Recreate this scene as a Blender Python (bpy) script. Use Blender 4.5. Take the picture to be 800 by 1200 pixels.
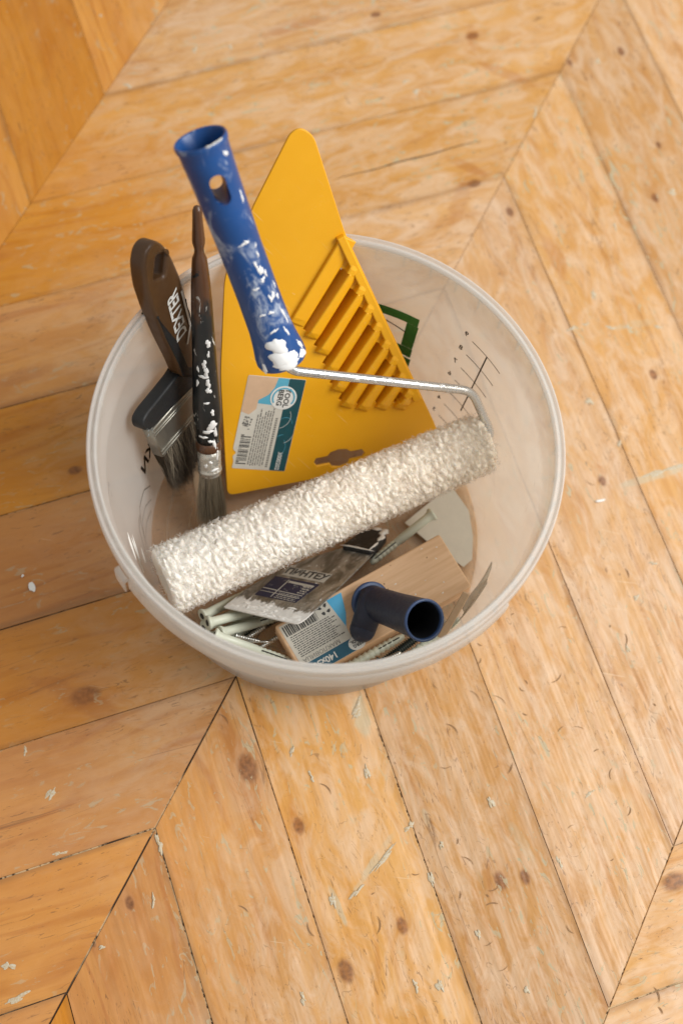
import bpy, bmesh, math, random
from mathutils import Vector, Matrix, noise

for _o in list(bpy.data.objects):
    bpy.data.objects.remove(_o, do_unlink=True)
random.seed(7)
SC = bpy.context.scene
COL = SC.collection
V = Vector

# ------------------------------------------------------------------ camera
CAM_LOC, CAM_X, CAM_Y, CAM_Z = [(0.01594, -0.35549, 0.98297), (0.984075, 0.165983, 0.063613), (-0.177755, 0.918901, 0.35217), (-0.0, -0.357869, 0.933772)]
cam_data = bpy.data.cameras.new('camera')
cam_data.sensor_fit = 'VERTICAL'
cam_data.sensor_height = 36.0
cam_data.sensor_width = 24.0
cam_data.lens = 50.0
cam_data.clip_start = 0.02
cam_data.clip_end = 50.0
cam_data.dof.use_dof = True
cam_data.dof.focus_distance = 0.94
cam_data.dof.aperture_fstop = 4.0
camera = bpy.data.objects.new('camera', cam_data)
COL.objects.link(camera)
camera.matrix_world = Matrix(((CAM_X[0], CAM_Y[0], CAM_Z[0], CAM_LOC[0]),
                              (CAM_X[1], CAM_Y[1], CAM_Z[1], CAM_LOC[1]),
                              (CAM_X[2], CAM_Y[2], CAM_Z[2], CAM_LOC[2]),
                              (0, 0, 0, 1)))
SC.camera = camera

# ------------------------------------------------------------------ light
world = bpy.data.worlds.new('World')
SC.world = world
world.use_nodes = True
bg = world.node_tree.nodes['Background']
bg.inputs['Color'].default_value = (1.0, 0.98, 0.955, 1)
bg.inputs['Strength'].default_value = 0.40


def area_light(name, loc, target, sx, sy, power, color):
    d = bpy.data.lights.new(name, 'AREA')
    d.shape = 'RECTANGLE'
    d.size, d.size_y, d.energy, d.color = sx, sy, power, color
    o = bpy.data.objects.new(name, d)
    COL.objects.link(o)
    o.location = loc
    o.rotation_euler = (V(target) - V(loc)).to_track_quat('-Z', 'Y').to_euler()
    return o


window = area_light('window_light', (1.95, 0.36, 2.05), (0.0, 0.0, 0.05), 1.7, 1.7, 94.0, (1.0, 0.985, 0.965))

SC.view_settings.view_transform = 'Standard'
SC.view_settings.look = 'None'
SC.view_settings.exposure = 0.12
SC.view_settings.gamma = 1.0
SC.view_settings.use_curve_mapping = False
SC.render.engine = 'CYCLES'
SC.cycles.max_bounces = 14
SC.cycles.diffuse_bounces = 4
SC.cycles.glossy_bounces = 3
SC.cycles.transmission_bounces = 10
SC.cycles.transparent_max_bounces = 24
SC.cycles.use_denoising = True
SC.cycles.sample_clamp_indirect = 6.0

# ------------------------------------------------------------------ helpers


def link(name, mesh, mat=None, parent=None, smooth=False, bevel=None):
    o = bpy.data.objects.new(name, mesh)
    COL.objects.link(o)
    if mat is not None and not mesh.materials:
        mesh.materials.append(mat)
    if parent is not None:
        o.parent = parent
    if smooth:
        mesh.polygons.foreach_set('use_smooth', [True] * len(mesh.polygons))
    return o


def mesh_from(name, verts, faces):
    m = bpy.data.meshes.new(name)
    m.from_pydata([tuple(v) for v in verts], [], faces)
    m.update()
    return m


def thing(name, label, cat, M=None, group=None):
    o = bpy.data.objects.new(name, None)
    o.empty_display_size = 0.02
    COL.objects.link(o)
    if M is not None:
        o.matrix_world = M
    o['label'], o['category'] = label, cat
    if group:
        o['group'] = group
    return o


def tag(o, label, cat, group=None):
    o['label'], o['category'] = label, cat
    if group:
        o['group'] = group
    return o


def frame_matrix(fr):
    O, X, Y, Z = fr
    X = V(X).normalized()
    Z = X.cross(V(Y)).normalized()
    Y = Z.cross(X)
    return Matrix(((X.x, Y.x, Z.x, O[0]), (X.y, Y.y, Z.y, O[1]), (X.z, Y.z, Z.z, O[2]), (0, 0, 0, 1)))


def frame_along(p0, p1):
    """frame at p0 with local Y pointing to p1"""
    Y = (V(p1) - V(p0)).normalized()
    X = Y.cross(V((0, 0, 1))).normalized()
    Z = X.cross(Y)
    return Matrix(((X.x, Y.x, Z.x, p0[0]), (X.y, Y.y, Z.y, p0[1]), (X.z, Y.z, Z.z, p0[2]), (0, 0, 0, 1)))


def lathe_y(prof, seg=32, squash=1.0):
    """profile list of (y, r) turned about the local Y axis"""
    vs, fs = [], []
    for y, r in prof:
        for k in range(seg):
            a = 2 * math.pi * k / seg
            vs.append((r * math.cos(a), y, r * math.sin(a) * squash))
    n = len(prof)
    for i in range(n - 1):
        for k in range(seg):
            k2 = (k + 1) % seg
            fs.append((i * seg + k, (i + 1) * seg + k, (i + 1) * seg + k2, i * seg + k2))
    if prof[0][1] > 1e-6:
        fs.append(tuple(range(seg)))
    if prof[-1][1] > 1e-6:
        fs.append(tuple((n - 1) * seg + k for k in reversed(range(seg))))
    return vs, fs


def lathe_z(prof, seg=160, a0=0.0, a1=2 * math.pi):
    full = abs(a1 - a0 - 2 * math.pi) < 1e-6
    cols = seg if full else seg + 1
    vs, fs = [], []
    for r, z in prof:
        for k in range(cols):
            a = a0 + (a1 - a0) * k / seg
            vs.append((r * math.cos(a), r * math.sin(a), z))
    for i in range(len(prof) - 1):
        for k in range(seg):
            k2 = (k + 1) % cols
            fs.append((i * cols + k, i * cols + k2, (i + 1) * cols + k2, (i + 1) * cols + k))
    return vs, fs


def tube(pts, radii, seg=12, cap=True):
    pts = [V(q) for q in pts]
    vs, fs = [], []
    t = (pts[1] - pts[0]).normalized()
    ref = V((0, 0, 1)) if abs(t.z) < 0.9 else V((1, 0, 0))
    nrm = t.cross(ref).normalized()
    for i, q in enumerate(pts):
        if i == 0:
            t = pts[1] - pts[0]
        elif i == len(pts) - 1:
            t = pts[-1] - pts[-2]
        else:
            t = (pts[i + 1] - pts[i]).normalized() + (pts[i] - pts[i - 1]).normalized()
        t.normalize()
        nrm = (nrm - t * nrm.dot(t)).normalized()
        b = t.cross(nrm)
        r = radii[i] if isinstance(radii, (list, tuple)) else radii
        for k in range(seg):
            a = 2 * math.pi * k / seg
            vs.append(q + (nrm * math.cos(a) + b * math.sin(a)) * r)
    for i in range(len(pts) - 1):
        for k in range(seg):
            k2 = (k + 1) % seg
            fs.append((i * seg + k, i * seg + k2, (i + 1) * seg + k2, (i + 1) * seg + k))
    if cap:
        fs.append(tuple(reversed(range(seg))))
        m = (len(pts) - 1) * seg
        fs.append(tuple(m + k for k in range(seg)))
    return vs, fs


def merge(*parts):
    vs, fs = [], []
    for v, f in parts:
        o = len(vs)
        vs += list(v)
        fs += [tuple(i + o for i in q) for q in f]
    return vs, fs


def box(x0, x1, y0, y1, z0, z1):
    vs = [(x0, y0, z0), (x1, y0, z0), (x1, y1, z0), (x0, y1, z0), (x0, y0, z1), (x1, y0, z1), (x1, y1, z1), (x0, y1, z1)]
    fs = [(3, 2, 1, 0), (4, 5, 6, 7), (0, 1, 5, 4), (1, 2, 6, 5), (2, 3, 7, 6), (3, 0, 4, 7)]
    return vs, fs


def curve_mesh(name, loops, depth, bevel=0.0, res=2, z=0.0):
    """flat outline(s), later loops are holes, to a solid of thickness depth with rounded edges, centred on z"""
    cu = bpy.data.curves.new(name, 'CURVE')
    cu.dimensions = '2D'
    cu.fill_mode = 'BOTH'
    for lp in loops:
        sp = cu.splines.new('POLY')
        sp.points.add(len(lp) - 1)
        for q, pt in zip(lp, sp.points):
            pt.co = (q[0], q[1], 0, 1)
        sp.use_cyclic_u = True
    cu.extrude = max(depth / 2 - bevel, 0.0)
    cu.bevel_depth = bevel
    cu.bevel_resolution = res
    if bevel:
        cu.offset = -bevel
    ob = bpy.data.objects.new(name, cu)
    COL.objects.link(ob)
    dg = bpy.context.evaluated_depsgraph_get()
    m = bpy.data.meshes.new_from_object(ob.evaluated_get(dg))
    bpy.data.objects.remove(ob)
    bpy.data.curves.remove(cu)
    m.name = name
    for v in m.vertices:
        v.co.z += z
    m.materials.clear()
    return m


def text_mesh(s, size, bold=0.0, align='CENTER', sx=1.0):
    cu = bpy.data.curves.new('lettering', 'FONT')
    cu.body = s
    cu.size = size
    cu.align_x = align
    cu.align_y = 'CENTER'
    cu.offset = bold
    cu.resolution_u = 3
    ob = bpy.data.objects.new('lettering', cu)
    COL.objects.link(ob)
    dg = bpy.context.evaluated_depsgraph_get()
    m = bpy.data.meshes.new_from_object(ob.evaluated_get(dg))
    bpy.data.objects.remove(ob)
    bpy.data.curves.remove(cu)
    m.materials.clear()
    for v in m.vertices:
        v.co.x *= sx
    return m


def place_flat(m, x, y, z, rot=0.0):
    m.transform(Matrix.Translation((x, y, z)) @ Matrix.Rotation(rot, 4, 'Z'))
    return m


def rounded(poly, r, n=4):
    """round the corners of a 2D polygon"""
    out = []
    N = len(poly)
    rr = r if isinstance(r, (list, tuple)) else [r] * N
    for i in range(N):
        p0, p1, p2 = V(poly[i - 1]), V(poly[i]), V(poly[(i + 1) % N])
        d0, d2 = (p0 - p1), (p2 - p1)
        q = min(rr[i], d0.length * 0.48, d2.length * 0.48)
        if q < 1e-5:
            out.append(tuple(p1))
            continue
        a, b = p1 + d0.normalized() * q, p1 + d2.normalized() * q
        for k in range(n + 1):
            t = k / n
            out.append(tuple(a * (1 - t) ** 2 + p1 * 2 * t * (1 - t) + b * t * t))
    return out


def blob_loop(cx, cy, rx, ry, seed, rough=0.3, n=22, rot=0.0):
    rnd = random.Random(seed)
    ph = [rnd.uniform(0, 6.28) for _ in range(4)]
    out = []
    for k in range(n):
        a = 2 * math.pi * k / n
        m = 1 + rough * (0.5 * math.sin(2 * a + ph[0]) + 0.35 * math.sin(3 * a + ph[1]) + 0.3 * math.sin(5 * a + ph[2]) + 0.15 * math.sin(8 * a + ph[3]))
        x, y = rx * m * math.cos(a), ry * m * math.sin(a)
        out.append((cx + x * math.cos(rot) - y * math.sin(rot), cy + x * math.sin(rot) + y * math.cos(rot)))
    return out


def dome_patch(loop, fmap, h, rings=4):
    """a thin raised blot: loop in a 2D chart, fmap(u, v, height) gives the surface point"""
    cx = sum(q[0] for q in loop) / len(loop)
    cy = sum(q[1] for q in loop) / len(loop)
    vs, fs = [], []
    n = len(loop)
    for i in range(rings + 1):
        t = 1 - i / (rings + 0.0) * 0.92
        hh = -0.00012 if i == 0 else h * (1 - t * t) ** 0.5
        for q in loop:
            vs.append(fmap(cx + (q[0] - cx) * t, cy + (q[1] - cy) * t, hh))
    for i in range(rings):
        for k in range(n):
            k2 = (k + 1) % n
            fs.append((i * n + k, i * n + k2, (i + 1) * n + k2, (i + 1) * n + k))
    fs.append(tuple(rings * n + k for k in range(n)))
    return vs, fs


# ------------------------------------------------------------------ materials


class NT:
    def __init__(self, name):
        self.mat = bpy.data.materials.new(name)
        self.mat.use_nodes = True
        self.t = self.mat.node_tree
        self.n = self.t.nodes
        self.bsdf = self.n['Principled BSDF']
        self.out = self.n['Material Output']

    def new(self, kind, **kw):
        nd = self.n.new(kind)
        for k, v in kw.items():
            setattr(nd, k, v)
        return nd

    def set(self, sock, val):
        if hasattr(val, 'is_linked') or isinstance(val, bpy.types.NodeSocket):
            self.t.links.new(val, sock)
        elif isinstance(val, (tuple, list)) and len(val) == 3 and sock.type == 'RGBA':
            sock.default_value = (*val, 1)
        else:
            sock.default_value = val

    def math(self, op, a, b=0.0, c=None, clamp=False):
        nd = self.new('ShaderNodeMath', operation=op, use_clamp=clamp)
        self.set(nd.inputs[0], a)
        self.set(nd.inputs[1], b)
        if c is not None:
            self.set(nd.inputs[2], c)
        return nd.outputs[0]

    def mix(self, fac, a, b, blend='MIX'):
        nd = self.new('ShaderNodeMix', data_type='RGBA', blend_type=blend)
        self.set(nd.inputs[0], fac)
        self.set(nd.inputs[6], a)
        self.set(nd.inputs[7], b)
        return nd.outputs[2]

    def ramp(self, v, lo, hi, a=0.0, b=1.0, smooth=True):
        nd = self.new('ShaderNodeMapRange')
        nd.interpolation_type = 'SMOOTHSTEP' if smooth else 'LINEAR'
        self.set(nd.inputs['Value'], v)
        nd.inputs['From Min'].default_value = lo
        nd.inputs['From Max'].default_value = hi
        nd.inputs['To Min'].default_value = a
        nd.inputs['To Max'].default_value = b
        return nd.outputs[0]

    def noise(self, vec, scale, detail=3.0, rough=0.5, dist=0.0):
        nd = self.new('ShaderNodeTexNoise')
        if vec is not None:
            self.t.links.new(vec, nd.inputs['Vector'])
        nd.inputs['Scale'].default_value = scale
        nd.inputs['Detail'].default_value = detail
        nd.inputs['Roughness'].default_value = rough
        nd.inputs['Distortion'].default_value = dist
        return nd.outputs[0]

    def xyz(self, x, y, z):
        nd = self.new('ShaderNodeCombineXYZ')
        self.set(nd.inputs[0], x)
        self.set(nd.inputs[1], y)
        self.set(nd.inputs[2], z)
        return nd.outputs[0]

    def sep(self, vec):
        nd = self.new('ShaderNodeSeparateXYZ')
        self.t.links.new(vec, nd.inputs[0])
        return nd.outputs

    def obj(self):
        return self.new('ShaderNodeTexCoord').outputs['Object']

    def bump(self, height, strength, distance):
        nd = self.new('ShaderNodeBump')
        self.set(nd.inputs['Height'], height)
        nd.inputs['Strength'].default_value = strength
        nd.inputs['Distance'].default_value = distance
        self.t.links.new(nd.outputs[0], self.bsdf.inputs['Normal'])

    def p(self, **kw):
        for k, v in kw.items():
            self.set(self.bsdf.inputs[k.replace('_', ' ')], v)
        return self


def plain(name, col, rough=0.5, metal=0.0, var=0.12, vscale=60.0, bump=0.0, bscale=300.0, coat=0.0, spec=0.5):
    t = NT(name)
    co = t.obj()
    nz = t.noise(co, vscale, 4, 0.6)
    dark = tuple(c * (1 - var) for c in col)
    lite = tuple(min(1, c * (1 + var)) for c in col)
    t.p(Base_Color=t.mix(nz, dark, lite), Roughness=t.ramp(t.noise(co, vscale * 2.3, 3), 0.2, 0.8, rough - 0.08, rough + 0.08), Metallic=metal)
    t.set(t.bsdf.inputs['Coat Weight'], coat)
    t.set(t.bsdf.inputs['Specular IOR Level'], spec)
    if bump:
        t.bump(t.noise(co, bscale, 4, 0.6), bump, 0.0005)
    return t.mat


def wood_floor(name, ang, knots, stains, bare=0.0):
    t = NT(name)
    geo = t.new('ShaderNodeNewGeometry').outputs['Position']
    rot = t.new('ShaderNodeVectorRotate', rotation_type='Z_AXIS')
    t.t.links.new(geo, rot.inputs['Vector'])
    rot.inputs['Angle'].default_value = -ang
    u, v, _z = t.sep(rot.outputs[0])
    rnd = t.new('ShaderNodeObjectInfo').outputs['Random']
    rA = t.math('MULTIPLY', rnd, 37.0)
    rB = t.math('FRACT', t.math('MULTIPLY', rnd, 7.31))
    rC = t.math('FRACT', t.math('MULTIPLY', rnd, 23.7))
    wx, wy, _ = t.sep(geo)
    warp, mask, ringm = None, None, None
    ca, sa = math.cos(ang), math.sin(ang)
    for (kx, ky, kr) in knots:
        ku, kv = kx * ca + ky * sa, -kx * sa + ky * ca
        du = t.math('SUBTRACT', u, ku)
        dv = t.math('SUBTRACT', v, kv)
        du2 = t.math('MULTIPLY', t.math('MULTIPLY', du, 0.62), t.math('MULTIPLY', du, 0.62))
        q = t.math('ADD', du2, t.math('MULTIPLY', dv, dv))
        r2 = kr * kr
        f = t.math('DIVIDE', r2 * 1.3, t.math('ADD', q, r2 * 1.3))
        w = t.math('MULTIPLY', dv, f)
        d = t.math('SQRT', q)
        mk = t.ramp(d, kr * 0.95, kr * 0.45)
        halo = t.math('MULTIPLY', t.ramp(d, kr * 3.2, kr * 0.6), 0.35)
        warp = w if warp is None else t.math('ADD', warp, w)
        mask = mk if mask is None else t.math('MAXIMUM', mask, mk)
        ringm = halo if ringm is None else t.math('MAXIMUM', ringm, halo)
    vv = t.math('SUBTRACT', v, warp)
    # slow wander of the grain lines
    slow = t.noise(t.xyz(t.math('ADD', t.math('MULTIPLY', u, 5.0), rA), t.math('MULTIPLY', vv, 16.0), rA), 1.0, 2, 0.5)
    rings_ph = t.math('ADD', t.math('MULTIPLY', vv, 430.0), t.math('MULTIPLY', slow, 36.0))
    rings = t.ramp(t.math('SINE', rings_ph), 0.35, 1.0)
    amp = t.noise(t.xyz(t.math('MULTIPLY', u, 6.0), t.math('MULTIPLY', vv, 45.0), t.math('ADD', rA, 3.0)), 1.0, 2, 0.6)
    rings = t.math('MULTIPLY', rings, t.ramp(amp, 0.35, 0.7))
    streak = t.noise(t.xyz(t.math('ADD', t.math('MULTIPLY', u, 7.0), rA), t.math('MULTIPLY', vv, 60.0), rA), 1.0, 3, 0.5, 0.4)
    fine = t.noise(t.xyz(t.math('MULTIPLY', u, 38.0), t.math('MULTIPLY', vv, 820.0), rA), 1.0, 2, 0.6)
    blotch = t.noise(t.xyz(t.math('ADD', t.math('MULTIPLY', u, 9.0), rA), t.math('MULTIPLY', v, 24.0), rA), 1.0, 4, 0.6, 1.2)
    # the orange varnish survives on the left, bare bleached pine to the right where people walk, its pale colour also painting in the window sheen
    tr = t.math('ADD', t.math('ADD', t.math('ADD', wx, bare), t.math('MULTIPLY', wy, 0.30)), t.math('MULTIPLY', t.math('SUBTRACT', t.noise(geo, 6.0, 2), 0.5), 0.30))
    tread_sheen = t.ramp(tr, -0.25, 0.02)
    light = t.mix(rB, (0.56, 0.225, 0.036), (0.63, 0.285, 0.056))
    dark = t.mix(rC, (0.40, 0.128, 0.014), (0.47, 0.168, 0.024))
    light = t.mix(tread_sheen, light, t.mix(rB, (0.565, 0.292, 0.094), (0.62, 0.345, 0.122)))
    dark = t.mix(tread_sheen, dark, t.mix(rC, (0.43, 0.186, 0.046), (0.485, 0.226, 0.063)))
    f1 = t.math('ADD', t.math('MULTIPLY', t.ramp(streak, 0.3, 0.75), 0.42), t.math('MULTIPLY', rings, 0.50))
    f1 = t.math('ADD', f1, t.math('MULTIPLY', t.ramp(blotch, 0.38, 0.75), 0.34))
    f1 = t.math('ADD', f1, t.math('MULTIPLY', t.math('SUBTRACT', fine, 0.5), 0.26))
    f1 = t.math('ADD', f1, t.math('MULTIPLY', ringm, 0.9), clamp=True)
    col = t.mix(f1, light, dark)
    wn = t.noise(t.xyz(t.math('MULTIPLY', u, 26.0), t.math('MULTIPLY', v, 60.0), rA), 1.0, 4, 0.68, 0.9)
    wear_sheen = t.math('MULTIPLY', t.ramp(wn, 0.34, 0.70), t.math('ADD', t.math('MULTIPLY', tread_sheen, 0.74), 0.06))
    col = t.mix(wear_sheen, col, (0.635, 0.435, 0.270))  # worn wood, paled further so the colour also carries the floor's sheen
    kcol = t.mix(t.ramp(t.noise(geo, 330.0, 2), 0.25, 0.75), (0.13, 0.045, 0.013), (0.30, 0.115, 0.034))
    col = t.mix(t.math('MULTIPLY', mask, 0.85), col, kcol)
    # figure around grown-over branches and old paint smears, each at its own place
    sn2 = t.math('MULTIPLY', t.math('SUBTRACT', t.noise(geo, 95.0, 3, 0.6), 0.5), 1.5)
    sm = {1: None, 2: None}
    for (sx, sy, sl, sw_, sang, kind) in stains:
        dx, dy = t.math('SUBTRACT', wx, sx), t.math('SUBTRACT', wy, sy)
        c_, s_ = math.cos(sang), math.sin(sang)
        e0 = t.math('ADD', t.math('MULTIPLY', dx, c_ / sl), t.math('MULTIPLY', dy, s_ / sl))
        e1 = t.math('ADD', t.math('MULTIPLY', dx, -s_ / sw_), t.math('MULTIPLY', dy, c_ / sw_))
        q = t.math('ADD', t.math('ADD', t.math('MULTIPLY', e0, e0), t.math('MULTIPLY', e1, e1)), sn2)
        mk = t.ramp(q, 1.0, 0.25)
        sm[kind] = mk if sm[kind] is None else t.math('MAXIMUM', sm[kind], mk)
    if sm[1] is not None:
        col = t.mix(t.math('MULTIPLY', t.math('MULTIPLY', sm[1], t.ramp(streak, 0.2, 0.65, 0.35, 1.0)), 0.48), col, (0.38, 0.135, 0.032))
    if sm[2] is not None:
        col = t.mix(t.math('MULTIPLY', t.math('MULTIPLY', sm[2], t.ramp(streak, 0.25, 0.6)), 0.75), col, (0.50, 0.42, 0.28))
    # dirt worked into the wood beside the joints
    oc = t.new('ShaderNodeVectorRotate', rotation_type='Z_AXIS')
    t.t.links.new(t.obj(), oc.inputs['Vector'])
    oc.inputs['Angle'].default_value = -ang
    _u, vl, _w = t.sep(oc.outputs[0])
    ed = t.math('SUBTRACT', 0.0417, t.math('ABSOLUTE', vl))
    ed = t.math('ADD', ed, t.math('MULTIPLY', t.math('SUBTRACT', slow, 0.5), 0.016))
    col = t.mix(t.math('MULTIPLY', t.ramp(ed, 0.0045, 0.0), t.math('MULTIPLY', t.ramp(blotch, 0.3, 0.6), 0.42)), col, (0.22, 0.105, 0.04))
    # old grey paint left in dents and along the grain
    gn = t.noise(t.xyz(t.math('MULTIPLY', u, 62.0), t.math('MULTIPLY', v, 165.0), rA), 1.0, 4, 0.55, 1.4)
    gl = t.noise(t.xyz(t.math('MULTIPLY', u, 9.0), t.math('MULTIPLY', v, 14.0), t.math('ADD', rA, 9.0)), 1.0, 3, 0.6)
    grey = t.math('MULTIPLY', t.ramp(gn, 0.60, 0.65), t.ramp(gl, 0.42, 0.58))
    grey = t.math('MULTIPLY', grey, t.math('ADD', t.math('MULTIPLY', tread_sheen, 0.50), 0.45))
    col = t.mix(grey, col, (0.46, 0.375, 0.225))
    # dark shallow chips
    cn = t.noise(t.xyz(t.math('MULTIPLY', u, 55.0), t.math('MULTIPLY', v, 300.0), t.math('ADD', rA, 17.0)), 1.0, 4, 0.6, 2.2)
    chip = t.math('MULTIPLY', t.math('MULTIPLY', t.ramp(cn, 0.61, 0.655), t.ramp(gl, 0.56, 0.42)), 0.55)
    col = t.mix(chip, col, (0.16, 0.075, 0.03))
    # fine drying checks that follow the grain
    ck = t.noise(t.xyz(t.math('ADD', t.math('MULTIPLY', u, 9.0), rA), t.math('MULTIPLY', vv, 150.0), t.math('ADD', rA, 31.0)), 1.0, 1, 0.5, 0.2)
    ck = t.ramp(t.math('ABSOLUTE', t.math('SUBTRACT', ck, 0.5)), 0.010, 0.003)
    ck = t.math('MULTIPLY', t.math('MULTIPLY', ck, t.ramp(amp, 0.52, 0.66)), 0.5)
    col = t.mix(ck, col, (0.20, 0.095, 0.035))
    # curved dents and creases trodden into the bare wood
    cz = t.noise(t.xyz(t.math('MULTIPLY', u, 36.0), t.math('MULTIPLY', v, 64.0), t.math('ADD', rA, 53.0)), 1.0, 1, 0.5, 1.6)
    cz = t.ramp(t.math('ABSOLUTE', t.math('SUBTRACT', cz, 0.55)), 0.011, 0.003)
    cz = t.math('MULTIPLY', t.math('MULTIPLY', cz, t.ramp(gn, 0.50, 0.60)), t.math('ADD', 0.15, t.math('MULTIPLY', tread_sheen, 0.40)))
    col = t.mix(cz, col, (0.22, 0.115, 0.05))
    # every board took the stain a little differently
    hsv = t.new('ShaderNodeHueSaturation')
    t.set(hsv.inputs['Color'], col)
    t.set(hsv.inputs['Value'], t.math('ADD', 0.90, t.math('MULTIPLY', rB, 0.20)))
    t.set(hsv.inputs['Saturation'], t.math('ADD', 0.93, t.math('MULTIPLY', rC, 0.14)))
    col = hsv.outputs[0]
    # pale hairline scratches
    sn = t.noise(t.xyz(t.math('MULTIPLY', wx, 16.0), t.math('MULTIPLY', wy, 240.0), 4.0), 1.0, 2, 0.5, 0.4)
    scr = t.math('MULTIPLY', t.ramp(sn, 0.735, 0.76), 0.35)
    col = t.mix(scr, col, (0.74, 0.55, 0.36))
    t.p(Base_Color=col)
    rgh = t.math('ADD', t.math('ADD', 0.27, t.math('MULTIPLY', wear_sheen, 0.16)), t.math('MULTIPLY', t.noise(geo, 60.0, 3), 0.12))
    t.p(Roughness=t.math('ADD', rgh, t.math('MULTIPLY', grey, 0.3)))
    t.set(t.bsdf.inputs['Specular IOR Level'], 0.5)
    hb = t.noise(t.xyz(t.math('ADD', t.math('MULTIPLY', u, 8.0), rA), t.math('MULTIPLY', v, 110.0), rA), 1.0, 2, 0.6)
    hd = t.noise(t.xyz(t.math('MULTIPLY', u, 34.0), t.math('MULTIPLY', v, 52.0), rA), 1.0, 2, 0.5, 0.3)
    hgt = t.math('ADD', t.math('MULTIPLY', hb, 1.2), t.math('MULTIPLY', hd, 1.3))
    t.bump(hgt, 0.6, 0.0013)
    return t.mat


def milky_plastic(name, clear, col=(0.84, 0.82, 0.77), trans=0.45, rough=0.32):
    """thin milky polypropylene: part clear, part scattering forward and back, glossy skin"""
    t = NT(name)
    co = t.obj()
    nz = t.noise(co, 38.0, 4, 0.6, 0.6)
    t.p(Base_Color=t.mix(nz, tuple(c * 0.94 for c in col), col), Roughness=t.ramp(nz, 0.3, 0.7, rough - 0.05, rough + 0.08))
    t.bump(t.noise(co, 26.0, 2, 0.5), 0.15, 0.002)
    tl = t.new('ShaderNodeBsdfTranslucent')
    tl.inputs['Color'].default_value = (*col, 1)
    tr = t.new('ShaderNodeBsdfTransparent')
    tr.inputs['Color'].default_value = (0.97, 0.955, 0.92, 1)
    m1 = t.new('ShaderNodeMixShader')
    m1.inputs[0].default_value = trans
    t.t.links.new(t.bsdf.outputs[0], m1.inputs[1])
    t.t.links.new(tl.outputs[0], m1.inputs[2])
    m2 = t.new('ShaderNodeMixShader')
    m2.inputs[0].default_value = clear
    t.t.links.new(m1.outputs[0], m2.inputs[1])
    t.t.links.new(tr.outputs[0], m2.inputs[2])
    t.t.links.new(m2.outputs[0], t.out.inputs['Surface'])
    return t.mat


def splattered(name, base, paint, lo, hi, scale=(1, 1, 1), freq=55.0, rough=0.4, strength=0.9, var=0.2):
    """a plastic or lacquered surface with dried smears of paint"""
    t = NT(name)
    co = t.obj()
    x, y, z = t.sep(co)
    st = t.xyz(t.math('MULTIPLY', x, scale[0]), t.math('MULTIPLY', y, scale[1]), t.math('MULTIPLY', z, scale[2]))
    nz = t.noise(st, freq, 5, 0.62, 1.4)
    thin = t.noise(st, freq * 4.2, 4, 0.65, 0.8)
    mk = t.math('MULTIPLY', t.ramp(nz, lo, hi), t.ramp(thin, 0.30, 0.62))
    mk = t.math('MULTIPLY', mk, strength)
    b = t.mix(t.noise(co, 45.0, 4), tuple(c * (1 - var) for c in base), tuple(c * (1 + var) for c in base))
    t.p(Base_Color=t.mix(mk, b, paint), Roughness=t.math('ADD', t.math('MULTIPLY', mk, 0.35), t.ramp(thin, 0.2, 0.8, rough - 0.08, rough + 0.1)))
    t.bump(t.math('ADD', t.math('MULTIPLY', mk, 1.0), t.math('MULTIPLY', thin, 0.25)), 0.4, 0.0006)
    return t.mat


# ------------------------------------------------------------------ floor
FLOOR = {'o': (-0.10391, -0.34122), 'phi': 1.28125, 's': 0.1179, 'W': 0.32317}
KNOTS_A = [(-0.0309, 0.4747, 0.004), (0.0533, 0.4706, 0.005), (-0.1832, 0.0163, 0.0045), (0.2849, -0.2018, 0.008), (-0.1371, -0.1477, 0.009), (0.0745, 0.3245, 0.005)]
KNOTS_B = [(0.1809, 0.4825, 0.004), (0.2214, 0.394, 0.003), (0.2231, 0.3418, 0.004), (0.1387, 0.4614, 0.003), (-0.0164, -0.1773, 0.009), (0.0254, -0.21, 0.005), (-0.0763, -0.2793, 0.004), (0.1665, -0.222, 0.0055), (0.1829, -0.2168, 0.0045), (0.105, -0.2627, 0.005), (0.0726, -0.2975, 0.007), (0.1068, 0.304, 0.004), (0.236, 0.1805, 0.004), (0.2053, 0.0838, 0.004), (-0.0937, -0.3088, 0.002)]
STAINS_A = [(0.0533, 0.4706, 0.0157, 0.0061, -1.291, 1), (0.0863, 0.4382, 0.0289, 0.0065, -0.251, 1), (0.0653, 0.3401, 0.0246, 0.0056, -0.284, 1), (0.0652, 0.3051, 0.0246, 0.0082, 1.44, 1), (-0.1361, -0.1518, 0.0331, 0.0102, -0.256, 1), (-0.1624, -0.1431, 0.0178, 0.0053, 0.093, 1), (-0.2373, 0.0846, 0.0287, 0.0064, 0.554, 1), (-0.093, 0.4489, 0.0452, 0.0053, 0.553, 1)]
STAINS_B = [(0.2405, 0.0928, 0.0342, 0.0041, 0.479, 2), (0.0807, -0.2234, 0.0291, 0.0035, 1.129, 2), (0.0555, -0.1265, 0.0181, 0.0078, -1.236, 2), (0.177, -0.193, 0.0197, 0.0045, -0.9, 2), (0.2186, 0.222, 0.0211, 0.0042, 0.39, 2), (0.148, 0.2704, 0.0258, 0.0081, -1.004, 1), (0.1111, -0.19, 0.0086, 0.0023, -1.067, 2), (0.0599, -0.2566, 0.0166, 0.0028, -0.97, 2)]
fo = V(FLOOR['o'])
PHI, PS, PW = FLOOR['phi'], FLOOR['s'], FLOOR['W']
fdu = V((math.cos(PHI), math.sin(PHI)))
fdv = V((math.sin(PHI), -math.cos(PHI)))
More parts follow.
